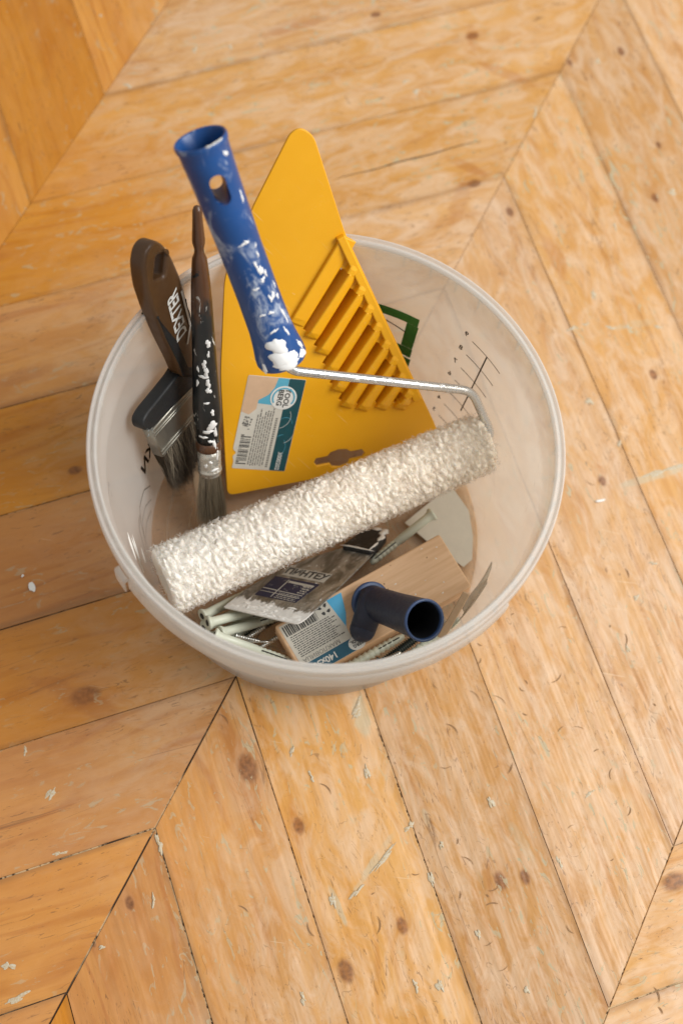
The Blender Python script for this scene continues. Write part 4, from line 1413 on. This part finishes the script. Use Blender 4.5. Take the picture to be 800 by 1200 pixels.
for i, (u, v, ru, rv, hh) in enumerate([(0.0022, 0.1330, 0.0012, 0.0050, 0.0006), (0.0010, 0.1290, 0.0030, 0.0010, 0.0005), (0.0030, 0.1240, 0.0010, 0.0055, 0.0006), (-0.0010, 0.1300, 0.0020, 0.0007, 0.0004), (0.0030, 0.1185, 0.0018, 0.0022, 0.0006),
                                        (0.0012, 0.1390, 0.0016, 0.0030, 0.0005), (0.0042, 0.1460, 0.0008, 0.0030, 0.0004), (0.0045, 0.1540, 0.0020, 0.0028, 0.0005), (-0.0030, 0.1350, 0.0006, 0.0040, 0.0004), (-0.0036, 0.1240, 0.0006, 0.0050, 0.0004),
                                        (0.0015, 0.1090, 0.0034, 0.0005, 0.0004), (0.0045, 0.1010, 0.0008, 0.0036, 0.0005), (0.0040, 0.0900, 0.0030, 0.0040, 0.0008), (0.0015, 0.0850, 0.0036, 0.0016, 0.0008), (-0.0020, 0.0800, 0.0030, 0.0012, 0.0007), (0.0065, 0.0830, 0.0010, 0.0060, 0.0007),
                                        (0.0055, 0.0735, 0.0012, 0.0040, 0.0007), (0.0030, 0.0765, 0.0022, 0.0010, 0.0006), (0.0072, 0.0660, 0.0007, 0.0090, 0.0006), (0.0010, 0.0690, 0.0009, 0.0018, 0.0004), (0.0050, 0.0520, 0.0040, 0.0007, 0.0005), (0.0022, 0.0590, 0.0014, 0.0012, 0.0005), (-0.001, 0.0560, 0.0007, 0.0030, 0.0004)]):
    if max(ru, rv) > 4 * min(ru, rv):
        ru, rv = (ru * 0.62, rv * 1.5) if ru > rv else (ru * 1.5, rv * 0.62)
    vs, fs = dome_patch(blob_loop(u, v, ru, rv, 140 + i, 0.45, 24), on_old, hh, 3)
    link('paint_drop', mesh_from('paint_drop', vs, fs), M_wetwhite, oh, True)


def r_top(rng):
    a, r = rng.uniform(0, 6.283), 0.0074 * math.sqrt(rng.random())
    return (r * math.cos(a), 0.0460, r * math.sin(a))


def r_tip(rng, A):
    k = rng.uniform(1.15, 1.6)
    return (A.x * k + rng.gauss(0, 0.0006), rng.uniform(0.0, 0.012) - 0.002, A.z * k * 0.8 + rng.gauss(0, 0.0006))


vs, fs = bristles(1900, r_top, r_tip, random.Random(41), 0.00017, 0.0012)
br = link('bristles', mesh_from('bristles', vs, fs), M_bris_grey, rb)
br['kind'] = 'stuff'
vs, fs = lathe_y([(0.0465, 0.0062), (0.030, 0.0062), (0.014, 0.0045), (0.010, 0.002)], 20)
link('bristle_core', mesh_from('bristle_core', vs, fs), plain('brown_bristle_core', (0.06, 0.045, 0.03), 0.9), rb, True)

# ------------------------------------------------------------------ block brush
BLOCK = [(0.04885, -0.06065, 0.048), (0.76041, 0.64874, 0.03017), (-0.64901, 0.76078, -0.00137), (-0.02384, -0.01854, 0.99954)]
BT = [0.0089, -0.04, 0.0697]
bb = thing('block_brush', 'wooden block brush with navy tube handle and printed sticker', 'block brush', frame_matrix(BLOCK))
t = NT('pale_alder_wood')
co = t.obj()
x, y, z = t.sep(co)
g1 = t.noise(t.xyz(t.math('MULTIPLY', x, 18.0), t.math('MULTIPLY', y, 260.0), t.math('MULTIPLY', z, 260.0)), 1.0, 4, 0.6, 0.4)
g2 = t.noise(t.xyz(t.math('MULTIPLY', x, 120.0), t.math('MULTIPLY', y, 2200.0), z), 1.0, 2, 0.6)
col = t.mix(t.ramp(g1, 0.3, 0.7), (0.72, 0.48, 0.29), (0.62, 0.385, 0.21))
col = t.mix(t.math('MULTIPLY', t.ramp(g2, 0.55, 0.8), 0.22), col, (0.40, 0.23, 0.12))
t.p(Base_Color=col, Roughness=0.62)
t.bump(t.math('ADD', g1, t.math('MULTIPLY', g2, 0.5)), 0.25, 0.0006)
M_alder = t.mat
M_stain = plain('brown_stain', (0.30, 0.17, 0.085), 0.7)
BW = 0.0222
m = curve_mesh('wood_block', [rounded([(-0.0668, -BW), (0.0662, -BW - 0.0006), (0.0672, BW - 0.001), (-0.0660, BW - 0.0008)], 0.0022)], 0.016, 0.0012, 2, -0.008)
link('wood_block', m, M_alder, bb)
b_rng = random.Random(51)
m = curve_mesh('bristle_pad', [rounded([(-0.060, -0.018), (0.060, -0.018), (0.060, 0.018), (-0.060, 0.018)], 0.003)], 0.018, 0.001, 1, -0.0255)
link('bristle_pad', m, M_bris_grey, bb)
M_navy = splattered('navy_handle_plastic', (0.012, 0.018, 0.042), (0.20, 0.21, 0.22), 0.60, 0.76, (1, 1, 1), 70.0, 0.46, 0.35, 0.3)
M_navy_rim = plain('navy_handle_edge', (0.030, 0.062, 0.150), 0.42, var=0.15)
M_dark_in = plain('dark_handle_inside', (0.006, 0.007, 0.010), 0.7)
base_p = V((-0.0005, 0.0005, 0.006))
tip_p = V(BT)
ax = (tip_p - base_p)
LH = ax.length
Mh = frame_along(base_p, tip_p)
HPB = [(-0.004, 0.0085), (-0.0035, 0.0112), (-0.0015, 0.0118), (0.001, 0.0118), (0.002, 0.0116), (LH * 0.5, 0.0122), (LH - 0.0015, 0.0137), (LH - 0.0006, 0.0140)]
HPI = [(LH - 0.0006, 0.0140), (LH + 0.0004, 0.0139), (LH + 0.0006, 0.0126), (LH, 0.0121), (LH - 0.002, 0.0119)]
HPD = [(LH - 0.002, 0.0119), (LH * 0.5, 0.0110), (LH * 0.25, 0.0095), (LH * 0.22, 0.001)]
for nm, pf, mt in (('tube_handle', HPB, M_navy), ('tube_mouth', HPI, M_navy_rim), ('tube_bore', HPD, M_dark_in)):
    vs, fs = lathe_y(pf, 48)
    if nm != 'tube_handle':
        fs = [f_ for f_ in fs if len(f_) == 4]
    else:
        fs = [f_ for f_ in fs if len(f_) == 4] + [tuple(range(48))]
    m = mesh_from(nm, vs, fs)
    m.transform(Mh)
    link(nm, m, mt, bb, True)
# raised flange ring at the foot of the handle, and the bracket lobe over the sticker
vs, fs = lathe_y([(-0.0058, 0.0100), (-0.0052, 0.0138), (-0.0030, 0.0142), (-0.0018, 0.0136), (-0.0020, 0.0110)], 40)
m = mesh_from('foot_flange', vs, fs)
m.transform(Mh)
link('foot_flange', m, M_navy_rim, bb, True)
lob = round_path([(0.002, 0.004, 0.010), (-0.006, -0.004, 0.012), (-0.0165, -0.0125, 0.0072)], 0.01, 4)
vs, fs = tube(lob, [0.0098, 0.0098, 0.0098, 0.0097, 0.0095, 0.0092, 0.0088][:len(lob)], 24)
m = mesh_from('bracket', vs, fs)
lobe = link('bracket', m, M_navy, bb, True)
bm = bmesh.new()
bmesh.ops.create_uvsphere(bm, u_segments=24, v_segments=14, radius=0.0089)
bm.to_mesh(m2 := bpy.data.meshes.new('bracket_end'))
bm.free()
m2.transform(Matrix.Translation((-0.0165, -0.0125, 0.0072)))
link('bracket_end', m2, M_navy, lobe, True)
# sticker
ZB = 0.0001
stb = link('sticker', curve_mesh('sticker', [rounded([(-0.0640, -0.0215), (-0.0205, -0.0215), (-0.0185, -0.0150), (-0.0245, -0.0120), (-0.0240, -0.0045), (-0.0142, 0.0192), (-0.0640, 0.0192)], 0.0008)], 0.0003, 0, 0, ZB), M_paper, bb)


def bshape(name, pts, mat, z):
    return link(name, curve_mesh(name, [pts], 0.00012, 0, 0, ZB + z), mat, stb)


M_teal2 = plain('blue_teal_print', (0.020, 0.110, 0.175), 0.42, var=0.2, vscale=150)
M_cyan2 = plain('bright_blue_print', (0.09, 0.43, 0.70), 0.42, var=0.1)
bshape('teal_strip', [(-0.0638, -0.0213), (-0.0200, -0.0213), (-0.0250, -0.0123), (-0.0638, -0.0123)], M_teal2, 0.0002)
bshape('sky_patch', [(-0.0262, 0.0190), (-0.0145, 0.0190), (-0.0190, 0.0050), (-0.0238, -0.0035)], M_cyan2, 0.0002)
bx_, by_ = -0.0232, -0.0170
bshape('logo_disc', [(bx_ + 0.0063 * math.cos(a * math.pi / 16), by_ + 0.0050 * math.sin(a * math.pi / 16)) for a in range(32)], M_white, 0.0004)


def btext(s, x, y, size, mat, z, bold=0.0, sx=1.0):
    m = text_mesh(s, size, bold, sx=sx)
    place_flat(m, x, y, ZB + z, math.pi)
    return link('lettering', m, mat, stb)


btext('TOOL', bx_, by_ + 0.0016, 0.0032, M_ink, 0.0006, 0.00008)
btext('BERG', bx_, by_ - 0.0014, 0.0032, M_ink, 0.0006, 0.00008)
btext('140x50', -0.0480, -0.0166, 0.0062, M_white, 0.0004, 0.00018)
btext('\u043c\u043c', -0.0600, -0.0172, 0.0046, M_white, 0.0004, 0.0001)
btext('\u041c\u0410\u041a\u041b\u041e\u0412\u0418\u0426\u0410', -0.0470, -0.0098, 0.0040, M_inkgrey, 0.0003, 0.0, 1.1)
vs, fs = dashes(-0.0068, 0.0085, -0.0620, -0.0262, 0.00150, 0.00062, rt, 'x', 0.0008, 0.0032, 0.0005)
link('fine_print', mesh_from('fine_print', [(*q, ZB + 0.0003) for q in vs], fs), M_ink, stb)
x_ = -0.0625
bv, bf = [], []
while x_ < -0.0370:
    w_ = rt.choice([0.0003, 0.0005, 0.0009, 0.0011])
    b = len(bv)
    bv += [(x_, 0.0100), (x_ + w_, 0.0100), (x_ + w_, 0.0178), (x_, 0.0178)]
    bf.append((b, b + 1, b + 2, b + 3))
    x_ += w_ + rt.choice([0.0004, 0.0006, 0.0009])
link('barcode', mesh_from('barcode', [(*q, ZB + 0.0003) for q in bv], bf), M_ink, stb)
for (x_, y_) in ((-0.0335, 0.0165), (-0.0290, 0.0168), (-0.0325, 0.0120), (-0.0285, 0.0122)):
    bshape('care_symbol', blob_loop(x_, y_, 0.0014, 0.0012, int(abs(x_) * 1e5), 0.4, 10), M_ink, 0.0002)
rks = random.Random(91)
for i in range(16):
    lp = blob_loop(rks.uniform(-0.012, 0.064), rks.uniform(-0.020, 0.020), rks.uniform(0.0002, 0.0009), rks.uniform(0.0002, 0.0006), 560 + i, 0.5, 12)
    vs, fs = dome_patch(lp, lambda u, v, hh: (u, v, 0.0001 + hh), 0.0002, 2)
    link('paint_speck', mesh_from('paint_speck', vs, fs), M_whitepaint if i % 3 else M_stain, bb, True)
# rubbed away glue along the torn edge
for i in range(10):
    lp = blob_loop(rt.uniform(-0.024, -0.010), rt.uniform(-0.0195, -0.009), rt.uniform(0.0006, 0.002), rt.uniform(0.0003, 0.0008), 500 + i, 0.5, 12, rt.uniform(0, 3))
    bshape('torn_scrap', lp, M_white if i % 2 else M_teal2, 0.0001 + 0.00002 * i)

# ------------------------------------------------------------------ putty knife
SPAT = [(-0.05229, -0.07843, 0.03837), (0.84086, -0.19021, 0.50673), (0.44581, 0.77431, -0.44911), (-0.30694, 0.60355, 0.73588)]
pk_ = thing('putty_knife', 'stained steel putty knife smeared with white plaster, tucked under the roller', 'putty knife', frame_matrix(SPAT))
t = NT('stained_blade_steel')
co = t.obj()
x, y, z = t.sep(co)
st = t.xyz(t.math('MULTIPLY', x, 1.6), t.math('MULTIPLY', y, 0.6), z)
n1 = t.noise(st, 60.0, 5, 0.65, 0.8)
n2 = t.noise(st, 260.0, 4, 0.65)
rust = t.mix(t.ramp(n1, 0.35, 0.65), (0.15, 0.145, 0.125), (0.42, 0.41, 0.375))
edge = t.ramp(t.math('ADD', y, t.math('MULTIPLY', t.math('SUBTRACT', t.noise(st, 150.0, 4, 0.6), 0.5), 0.020)), 0.0165, 0.0125)
flk = t.math('MULTIPLY', t.ramp(n2, 0.60, 0.66), t.ramp(n1, 0.42, 0.6))
pm = t.math('MAXIMUM', edge, t.math('MULTIPLY', flk, 0.8))
t.p(Base_Color=t.mix(pm, rust, t.mix(n2, (0.56, 0.55, 0.51), (0.80, 0.79, 0.76))), Roughness=t.math('ADD', 0.34, t.math('MULTIPLY', pm, 0.45)), Metallic=t.math('SUBTRACT', 0.6, t.math('MULTIPLY', pm, 0.6)))
t.bump(t.math('ADD', t.math('MULTIPLY', pm, 1.0), t.math('MULTIPLY', n2, 0.3)), 0.6, 0.0009)
M_blade = t.mat
bl_ = link('blade', curve_mesh('blade', [rounded([(0.0, 0.0), (0.0628, 0.0), (0.0646, 0.008), (0.0646, 0.050), (0.0634, 0.0975), (0.0385, 0.0975), (0.018, 0.070), (0.002, 0.035)], [0.001, 0.004, 0.003, 0.01, 0.004, 0.004, 0.02, 0.02])], 0.0010, 0.0001, 1), M_blade, pk_)
M_kh = splattered('black_knife_handle', (0.012, 0.012, 0.012), (0.72, 0.71, 0.68), 0.60, 0.70, (1, 1, 1), 75.0, 0.5, 0.9, 0.2)
link('handle', curve_mesh('handle', [rounded([(0.0372, 0.093), (0.0636, 0.0925), (0.0612, 0.1180), (0.0560, 0.1225), (0.0470, 0.1225), (0.0400, 0.115)], 0.004)], 0.0085, 0.0030, 3), M_kh, pk_, True)
for i, (u, v, ru, rv, hh) in enumerate([(0.0590, 0.1185, 0.0036, 0.0036, 0.0016), (0.0610, 0.1110, 0.0018, 0.0050, 0.0010), (0.0520, 0.1210, 0.0045, 0.0016, 0.0010), (0.0500, 0.0938, 0.0110, 0.0009, 0.0007), (0.0620, 0.1000, 0.0008, 0.0060, 0.0006)]):
    vs, fs = dome_patch(blob_loop(u, v, ru, rv, 220 + i, 0.5, 24), lambda a, b, c: (a, b, 0.0040 + c), hh, 3)
    link('plaster_blob', mesh_from('plaster_blob', vs, fs), M_whitepaint, pk_, True)
# crust of plaster along the blade's edge
rq = random.Random(61)
for i in range(34):
    u, v = rq.uniform(0.002, 0.061), abs(rq.gauss(0, 0.0065)) + 0.0012
    lp = blob_loop(u, v, rq.uniform(0.001, 0.0055), rq.uniform(0.0006, 0.0026), 240 + i, 0.5, 18)
    lp = [(min(max(a, 0.0005), 0.0628), max(b, 0.0002)) for a, b in lp]
    vs, fs = dome_patch(lp, lambda a, b, c: (a, b, 0.0005 + c), rq.uniform(0.0002, 0.0006), 2)
    link('plaster_blob', mesh_from('plaster_blob', vs, fs), M_whitepaint, bl_, True)
# printed panel
ZK = 0.00062
M_silverbar = plain('worn_silver_print', (0.40, 0.385, 0.34), 0.5, var=0.25, vscale=200)
M_navyprint = splattered('worn_navy_print', (0.018, 0.020, 0.048), (0.34, 0.33, 0.30), 0.60, 0.66, (1, 1, 1), 170.0, 0.45, 0.8, 0.3)


def kshape(name, pts, mat, z):
    return link(name, curve_mesh(name, [pts], 0.00012, 0, 0, ZK + z), mat, bl_)


kshape('printed_bar', [(0.0150, 0.0490), (0.0505, 0.0500), (0.0508, 0.0612), (0.0150, 0.0602)], M_silverbar, 0.0)
m = text_mesh('\u041f\u0418\u041d\u0422\u0415\u0425', 0.0098, 0.0004, sx=0.86)
place_flat(m, 0.0328, 0.0551, ZK + 0.00018, math.radians(1))
link('lettering', m, M_ink, bl_)
kshape('printed_panel', [(0.0120, 0.0205), (0.0465, 0.0215), (0.0495, 0.0470), (0.0120, 0.0462)], M_navyprint, 0.0)
for (x0_, x1_, y0_, y1_) in ((0.026, 0.047, 0.0415, 0.0440), (0.0125, 0.024, 0.0300, 0.0308), (0.026, 0.046, 0.0298, 0.0306), (0.0125, 0.046, 0.0265, 0.0270), (0.0245, 0.0252, 0.022, 0.045)):
    kshape('printed_line', [(x0_, y0_), (x1_, y0_), (x1_, y1_), (x0_, y1_)], M_silverbar, 0.00016)
vs, fs = dashes(0.0220, 0.0290, 0.0270, 0.0455, 0.0019, 0.0008, rt, 'x', 0.001, 0.003, 0.0006)
link('fine_print', mesh_from('fine_print', [(*q, ZK + 0.0002) for q in vs], fs), M_silverbar, bl_)
vs, fs = dashes(0.0320, 0.0400, 0.0395, 0.0470, 0.0026, 0.0014, rt, 'x', 0.001, 0.003, 0.0006)
link('fine_print', mesh_from('fine_print', [(*q, ZK + 0.0002) for q in vs], fs), M_silverbar, bl_)

# ------------------------------------------------------------------ wall plugs, screws and scraps
PLUGS = [(-0.0662, -0.0848, 0.03, -0.0278, -0.0476, 0.012), (-0.0636, -0.0921, 0.027, -0.0226, -0.0554, 0.011), (-0.0586, -0.0967, 0.02, -0.0155, -0.0602, 0.01), (-0.0471, -0.0941, 0.014, -0.0047, -0.062, 0.01), (-0.0541, -0.1013, 0.048, 0.0009, -0.1073, 0.036), (0.0809, 0.021, 0.03, 0.0429, -0.0218, 0.022), (0.0352, -0.107, 0.036, 0.0614, -0.085, 0.036), (-0.051, -0.0967, 0.038, -0.0123, -0.0728, 0.024), (-0.0609, -0.0917, 0.04, -0.0303, -0.0742, 0.03), (0.0745, -0.0947, 0.04, 0.0998, -0.0677, 0.044)]
SCREWS = [(-0.0407, -0.1013, 0.026, -0.0217, -0.0809, 0.022), (-0.0475, -0.104, 0.02, -0.0152, -0.0728, 0.018), (-0.0329, -0.0983, 0.034, -0.0134, -0.0936, 0.03), (-0.0515, -0.1013, 0.03, -0.0446, -0.1056, 0.03), (0.0607, -0.099, 0.042, 0.0842, -0.0738, 0.042), (0.0648, -0.1014, 0.04, 0.0885, -0.0773, 0.04), (-0.025, -0.1019, 0.03, -0.0077, -0.0851, 0.028), (-0.0406, -0.0954, 0.034, -0.0226, -0.0958, 0.032), (0.0468, -0.1099, 0.046, 0.073, -0.0893, 0.046), (0.1007, -0.0674, 0.05, 0.0895, -0.0383, 0.02)]
M_plug = plain('pale_green_nylon', (0.60, 0.63, 0.52), 0.42, var=0.08, vscale=90)
M_screw = plain('zinc_screw', (0.62, 0.62, 0.58), 0.26, 0.9, var=0.1)
M_blackscrew = plain('phosphated_screw', (0.020, 0.028, 0.024), 0.36, 0.4, var=0.3)
M_slot = plain('plug_slot_dark', (0.03, 0.03, 0.025), 0.8)
PL_LABEL = ['pale green wall plug nearest the roller, its collar facing left', 'pale green wall plug lying second below the roller',
            'pale green wall plug half hidden under the crossing plug', 'pale green wall plug deepest in the pile beside the dark screws',
            'pale green wall plug lying crosswise on top of the other plugs', 'pale green wall plug between the roller and the wooden block brush',
            'ribbed pale green wall plug in front of the wooden block brush',
            'pale green wall plug just under the crossing plug by the knife blade', 'pale green wall plug slanting under the left corner of the knife blade',
            'pale green wall plug below the mouth of the navy tube handle']


def wall_plug(seg, label, ribbed):
    p0, p1 = V(seg[:3]), V(seg[3:])
    L = (p1 - p0).length
    pg = thing('wall_plug', label, 'wall plug', frame_along(p0, p1), 'wall plugs in the bucket')
    L2 = max(L, 0.05)
    pf = [(0.0, 0.0030), (0.0, 0.0050), (0.0012, 0.0051), (0.0020, 0.0046), (0.0036, 0.0036), (0.006, 0.0033), (L2 * 0.55, 0.0032)]
    if ribbed:
        y = L2 * 0.12
        pf = pf[:6]
        while y < L2 - 0.008:
            pf += [(y, 0.0026), (y + 0.0026, 0.0036), (y + 0.0028, 0.0026)]
            y += 0.0040
    else:
        y = L2 * 0.55
        while y < L2 - 0.008:
            pf += [(y + 0.0002, 0.0027), (y + 0.0022, 0.0032), (y + 0.0024, 0.0027)]
            y += 0.0034
    pf += [(L2 - 0.004, 0.0028), (L2, 0.0018)]
    vs, fs = lathe_y(pf, 20)
    link('sleeve', mesh_from('sleeve', vs, fs), M_plug, pg, True)
    vs, fs = lathe_y([(-0.0004, 0.0004), (-0.0003, 0.0023), (0.001, 0.0024)], 14)
    link('bore', mesh_from('bore', vs, fs), M_slot, pg)
    for z_ in (0.0027,):
        vs, fs = box(-0.0004, 0.0004, L2 * 0.6, L2 - 0.004, 0.0020, 0.00335)
        link('expansion_slot', mesh_from('expansion_slot', vs, fs), M_slot, pg)
    return pg


for i, sgm in enumerate(PLUGS):
    wall_plug(sgm, PL_LABEL[i], i in (6, 9))

SC_LABEL = ['shiny zinc screw lying between the pale green wall plugs', 'dark screw under the pale green wall plugs', 'thin bright nail beside the left end of the block brush',
            'short zinc screw poking out under the crossing wall plug', 'dark green threaded screw in front of the navy tube handle', 'bright steel rod beside the dark threaded screw',
            'zinc screw against the left end of the wooden block brush', 'small bright screw lying across the wall plugs', 'long zinc screw in front of the block brush sticker', 'zinc screw upright beside the pale wooden stick']


def screw(seg, label, mat, r, threaded, nm):
    p0, p1 = V(seg[:3]), V(seg[3:])
    L = (p1 - p0).length
    sw_ = thing(nm, label, 'screw' if nm == 'screw' else nm, frame_along(p0, p1), 'screws and nails in the bucket')
    pf = [(0, r * 0.6), (0, r * 1.9), (0.0006, r * 2.0), (0.0020, r * 1.05)] if nm == 'screw' else [(0, r * 0.5), (0, r)]
    if threaded:
        y = 0.003
        while y < L - 0.002:
            pf += [(y, r * 0.85), (y + 0.0007, r * 1.25), (y + 0.0014, r * 0.85)]
            y += 0.0017
    pf += [(L - 0.001, r * 0.85), (L, r * 0.2)]
    vs, fs = lathe_y(pf, 14)
    link('shank', mesh_from('shank', vs, fs), mat, sw_, True)
    if nm == 'screw':
        vs, fs = merge(box(-r * 1.1, r * 1.1, -0.0003, 0.0002, -r * 0.3, r * 0.3), box(-r * 0.3, r * 0.3, -0.00035, 0.0002, -r * 1.1, r * 1.1))
        link('drive_recess', mesh_from('drive_recess', vs, fs), M_slot, sw_)
    return sw_


screw(SCREWS[0], SC_LABEL[0], M_screw, 0.0017, True, 'screw')
screw(SCREWS[1], SC_LABEL[1], M_blackscrew, 0.0024, True, 'screw')
screw(SCREWS[2], SC_LABEL[2], M_screw, 0.0009, False, 'nail')
screw(SCREWS[3], SC_LABEL[3], M_screw, 0.0013, True, 'screw')
screw(SCREWS[4], SC_LABEL[4], M_blackscrew, 0.0028, True, 'screw')
screw(SCREWS[5], SC_LABEL[5], M_screw, 0.0011, False, 'rod')

for i_ in (6, 7, 8, 9):
    screw(SCREWS[i_], SC_LABEL[i_], M_screw, 0.0015, True, 'screw')

# stirring sticks
M_stick = plain('bare_wood_stick', (0.52, 0.36, 0.22), 0.6, var=0.15, vscale=150, bump=0.2)
for sgm, label, w_ in (((0.0978, -0.076, 0.05, 0.1087, -0.0484, 0.075), 'thin pale wooden stick standing by the front right wall of the bucket', 0.0026), ((-0.095, 0.0285, 0.03, -0.0845, -0.0013, 0.008), 'short yellowish wooden stick behind the round brush bristles', 0.0028)):
    p0, p1 = V(sgm[:3]), V(sgm[3:])
    L = (p1 - p0).length
    o = link('wooden_stick', curve_mesh('wooden_stick', [rounded([(-w_, 0), (w_, 0.001), (w_ * 0.9, L), (-w_, L - 0.0008)], 0.0008)], 0.0022, 0.0005, 1), M_stick)
    o.matrix_world = frame_along(p0, p1)
    tag(o, label, 'stick')

# grey paper scrap on the bottom
PAPER = [(0.0629, 0.0189, 0.0085), (0.0922, 0.0548, 0.0085), (0.1081, 0.0372, 0.0085), (0.1139, 0.0179, 0.0085), (0.1157, 0.0, 0.0085), (0.1104, -0.007, 0.0085), (0.0846, 0.0055, 0.0085)]
M_grey_paper = plain('grey_sandpaper_back', (0.62, 0.58, 0.49), 0.75, var=0.08, vscale=140, bump=0.3, bscale=700)
pv, pf_ = [], []
cx = sum(q[0] for q in PAPER) / len(PAPER)
cy = sum(q[1] for q in PAPER) / len(PAPER)
vs = [(q[0] - cx, q[1] - cy) for q in PAPER]
o = link('paper_scrap', curve_mesh('paper_scrap', [vs[::-1]], 0.0008, 0.0001, 0), M_grey_paper)
o.location = (cx, cy, 0.0075)
tag(o, 'grey paper scrap lying flat on the bucket bottom right of the wooden block', 'paper')

# crumpled clear film by the wall
FILM = [(0.1225, -0.023, 0.07), (0.1104, -0.0513, 0.05), (0.1056, -0.0727, 0.05), (0.117, -0.0267, 0.02), (0.1232, -0.0508, 0.07)]
M_film = milky_plastic('dusty_clear_film', 0.5, (0.50, 0.46, 0.38), 0.2, 0.25)
fa, fb_, fc, fd, fe = [V(q) for q in FILM]
grid_v, grid_f = [], []
nu, nv = 14, 8
for i in range(nu + 1):
    for j in range(nv + 1):
        u, v = i / nu, j / nv
        top = fa.lerp(fe, v * 0.6)
        bot = fb_.lerp(fc, v)
        q = top.lerp(bot, u)
        q = q + V((0.0025, 0.0015, 0)) * math.sin(v * 9 + u * 5) * (0.3 + u) * 0.6 + V((0, 0, 0.004)) * math.sin(v * 6 + 1)
        rr = math.hypot(q.x, q.y)
        lim = r_in(max(0.01, q.z)) - 0.0015
        if rr > lim:
            q.x *= lim / rr
            q.y *= lim / rr
        grid_v.append(q - fb_)
for i in range(nu):
    for j in range(nv):
        b = i * (nv + 1) + j
        grid_f.append((b, b + 1, b + nv + 2, b + nv + 1))
m = mesh_from('plastic_film', grid_v, grid_f)
o = link('plastic_film', m, M_film, None, True)
o.location = fb_
md = o.modifiers.new('thickness', 'SOLIDIFY')
md.thickness = 0.0003
tag(o, 'crumpled grey clear plastic film against the front right bucket wall', 'plastic film')

# paint flakes on the floor
for (pos, sx_, sy_, r_, label) in (((-0.19197, -0.07745, 0.0), 0.0022, 0.0042, 0.5, 'white paint flake on the dark floor left of the bucket'), ((0.20572, 0.06702, 0.0), 0.0036, 0.0011, 0.4, 'thin white paint flake on the floor right of the bucket'),
                                   ((-0.20051, -0.07058, -0.0), 0.0009, 0.0011, 0.0, 'tiny white paint speck beside the larger flake left of the bucket')):
    lp = blob_loop(0, 0, sx_, sy_, int(sx_ * 1e6), 0.22, 12, r_)
    o = link('paint_flake', curve_mesh('paint_flake', [lp], 0.0006, 0.0001, 0), M_whitepaint)
    o.location = (pos[0], pos[1], 0.0006)
    tag(o, label, 'paint flake', 'paint flakes on the floor')
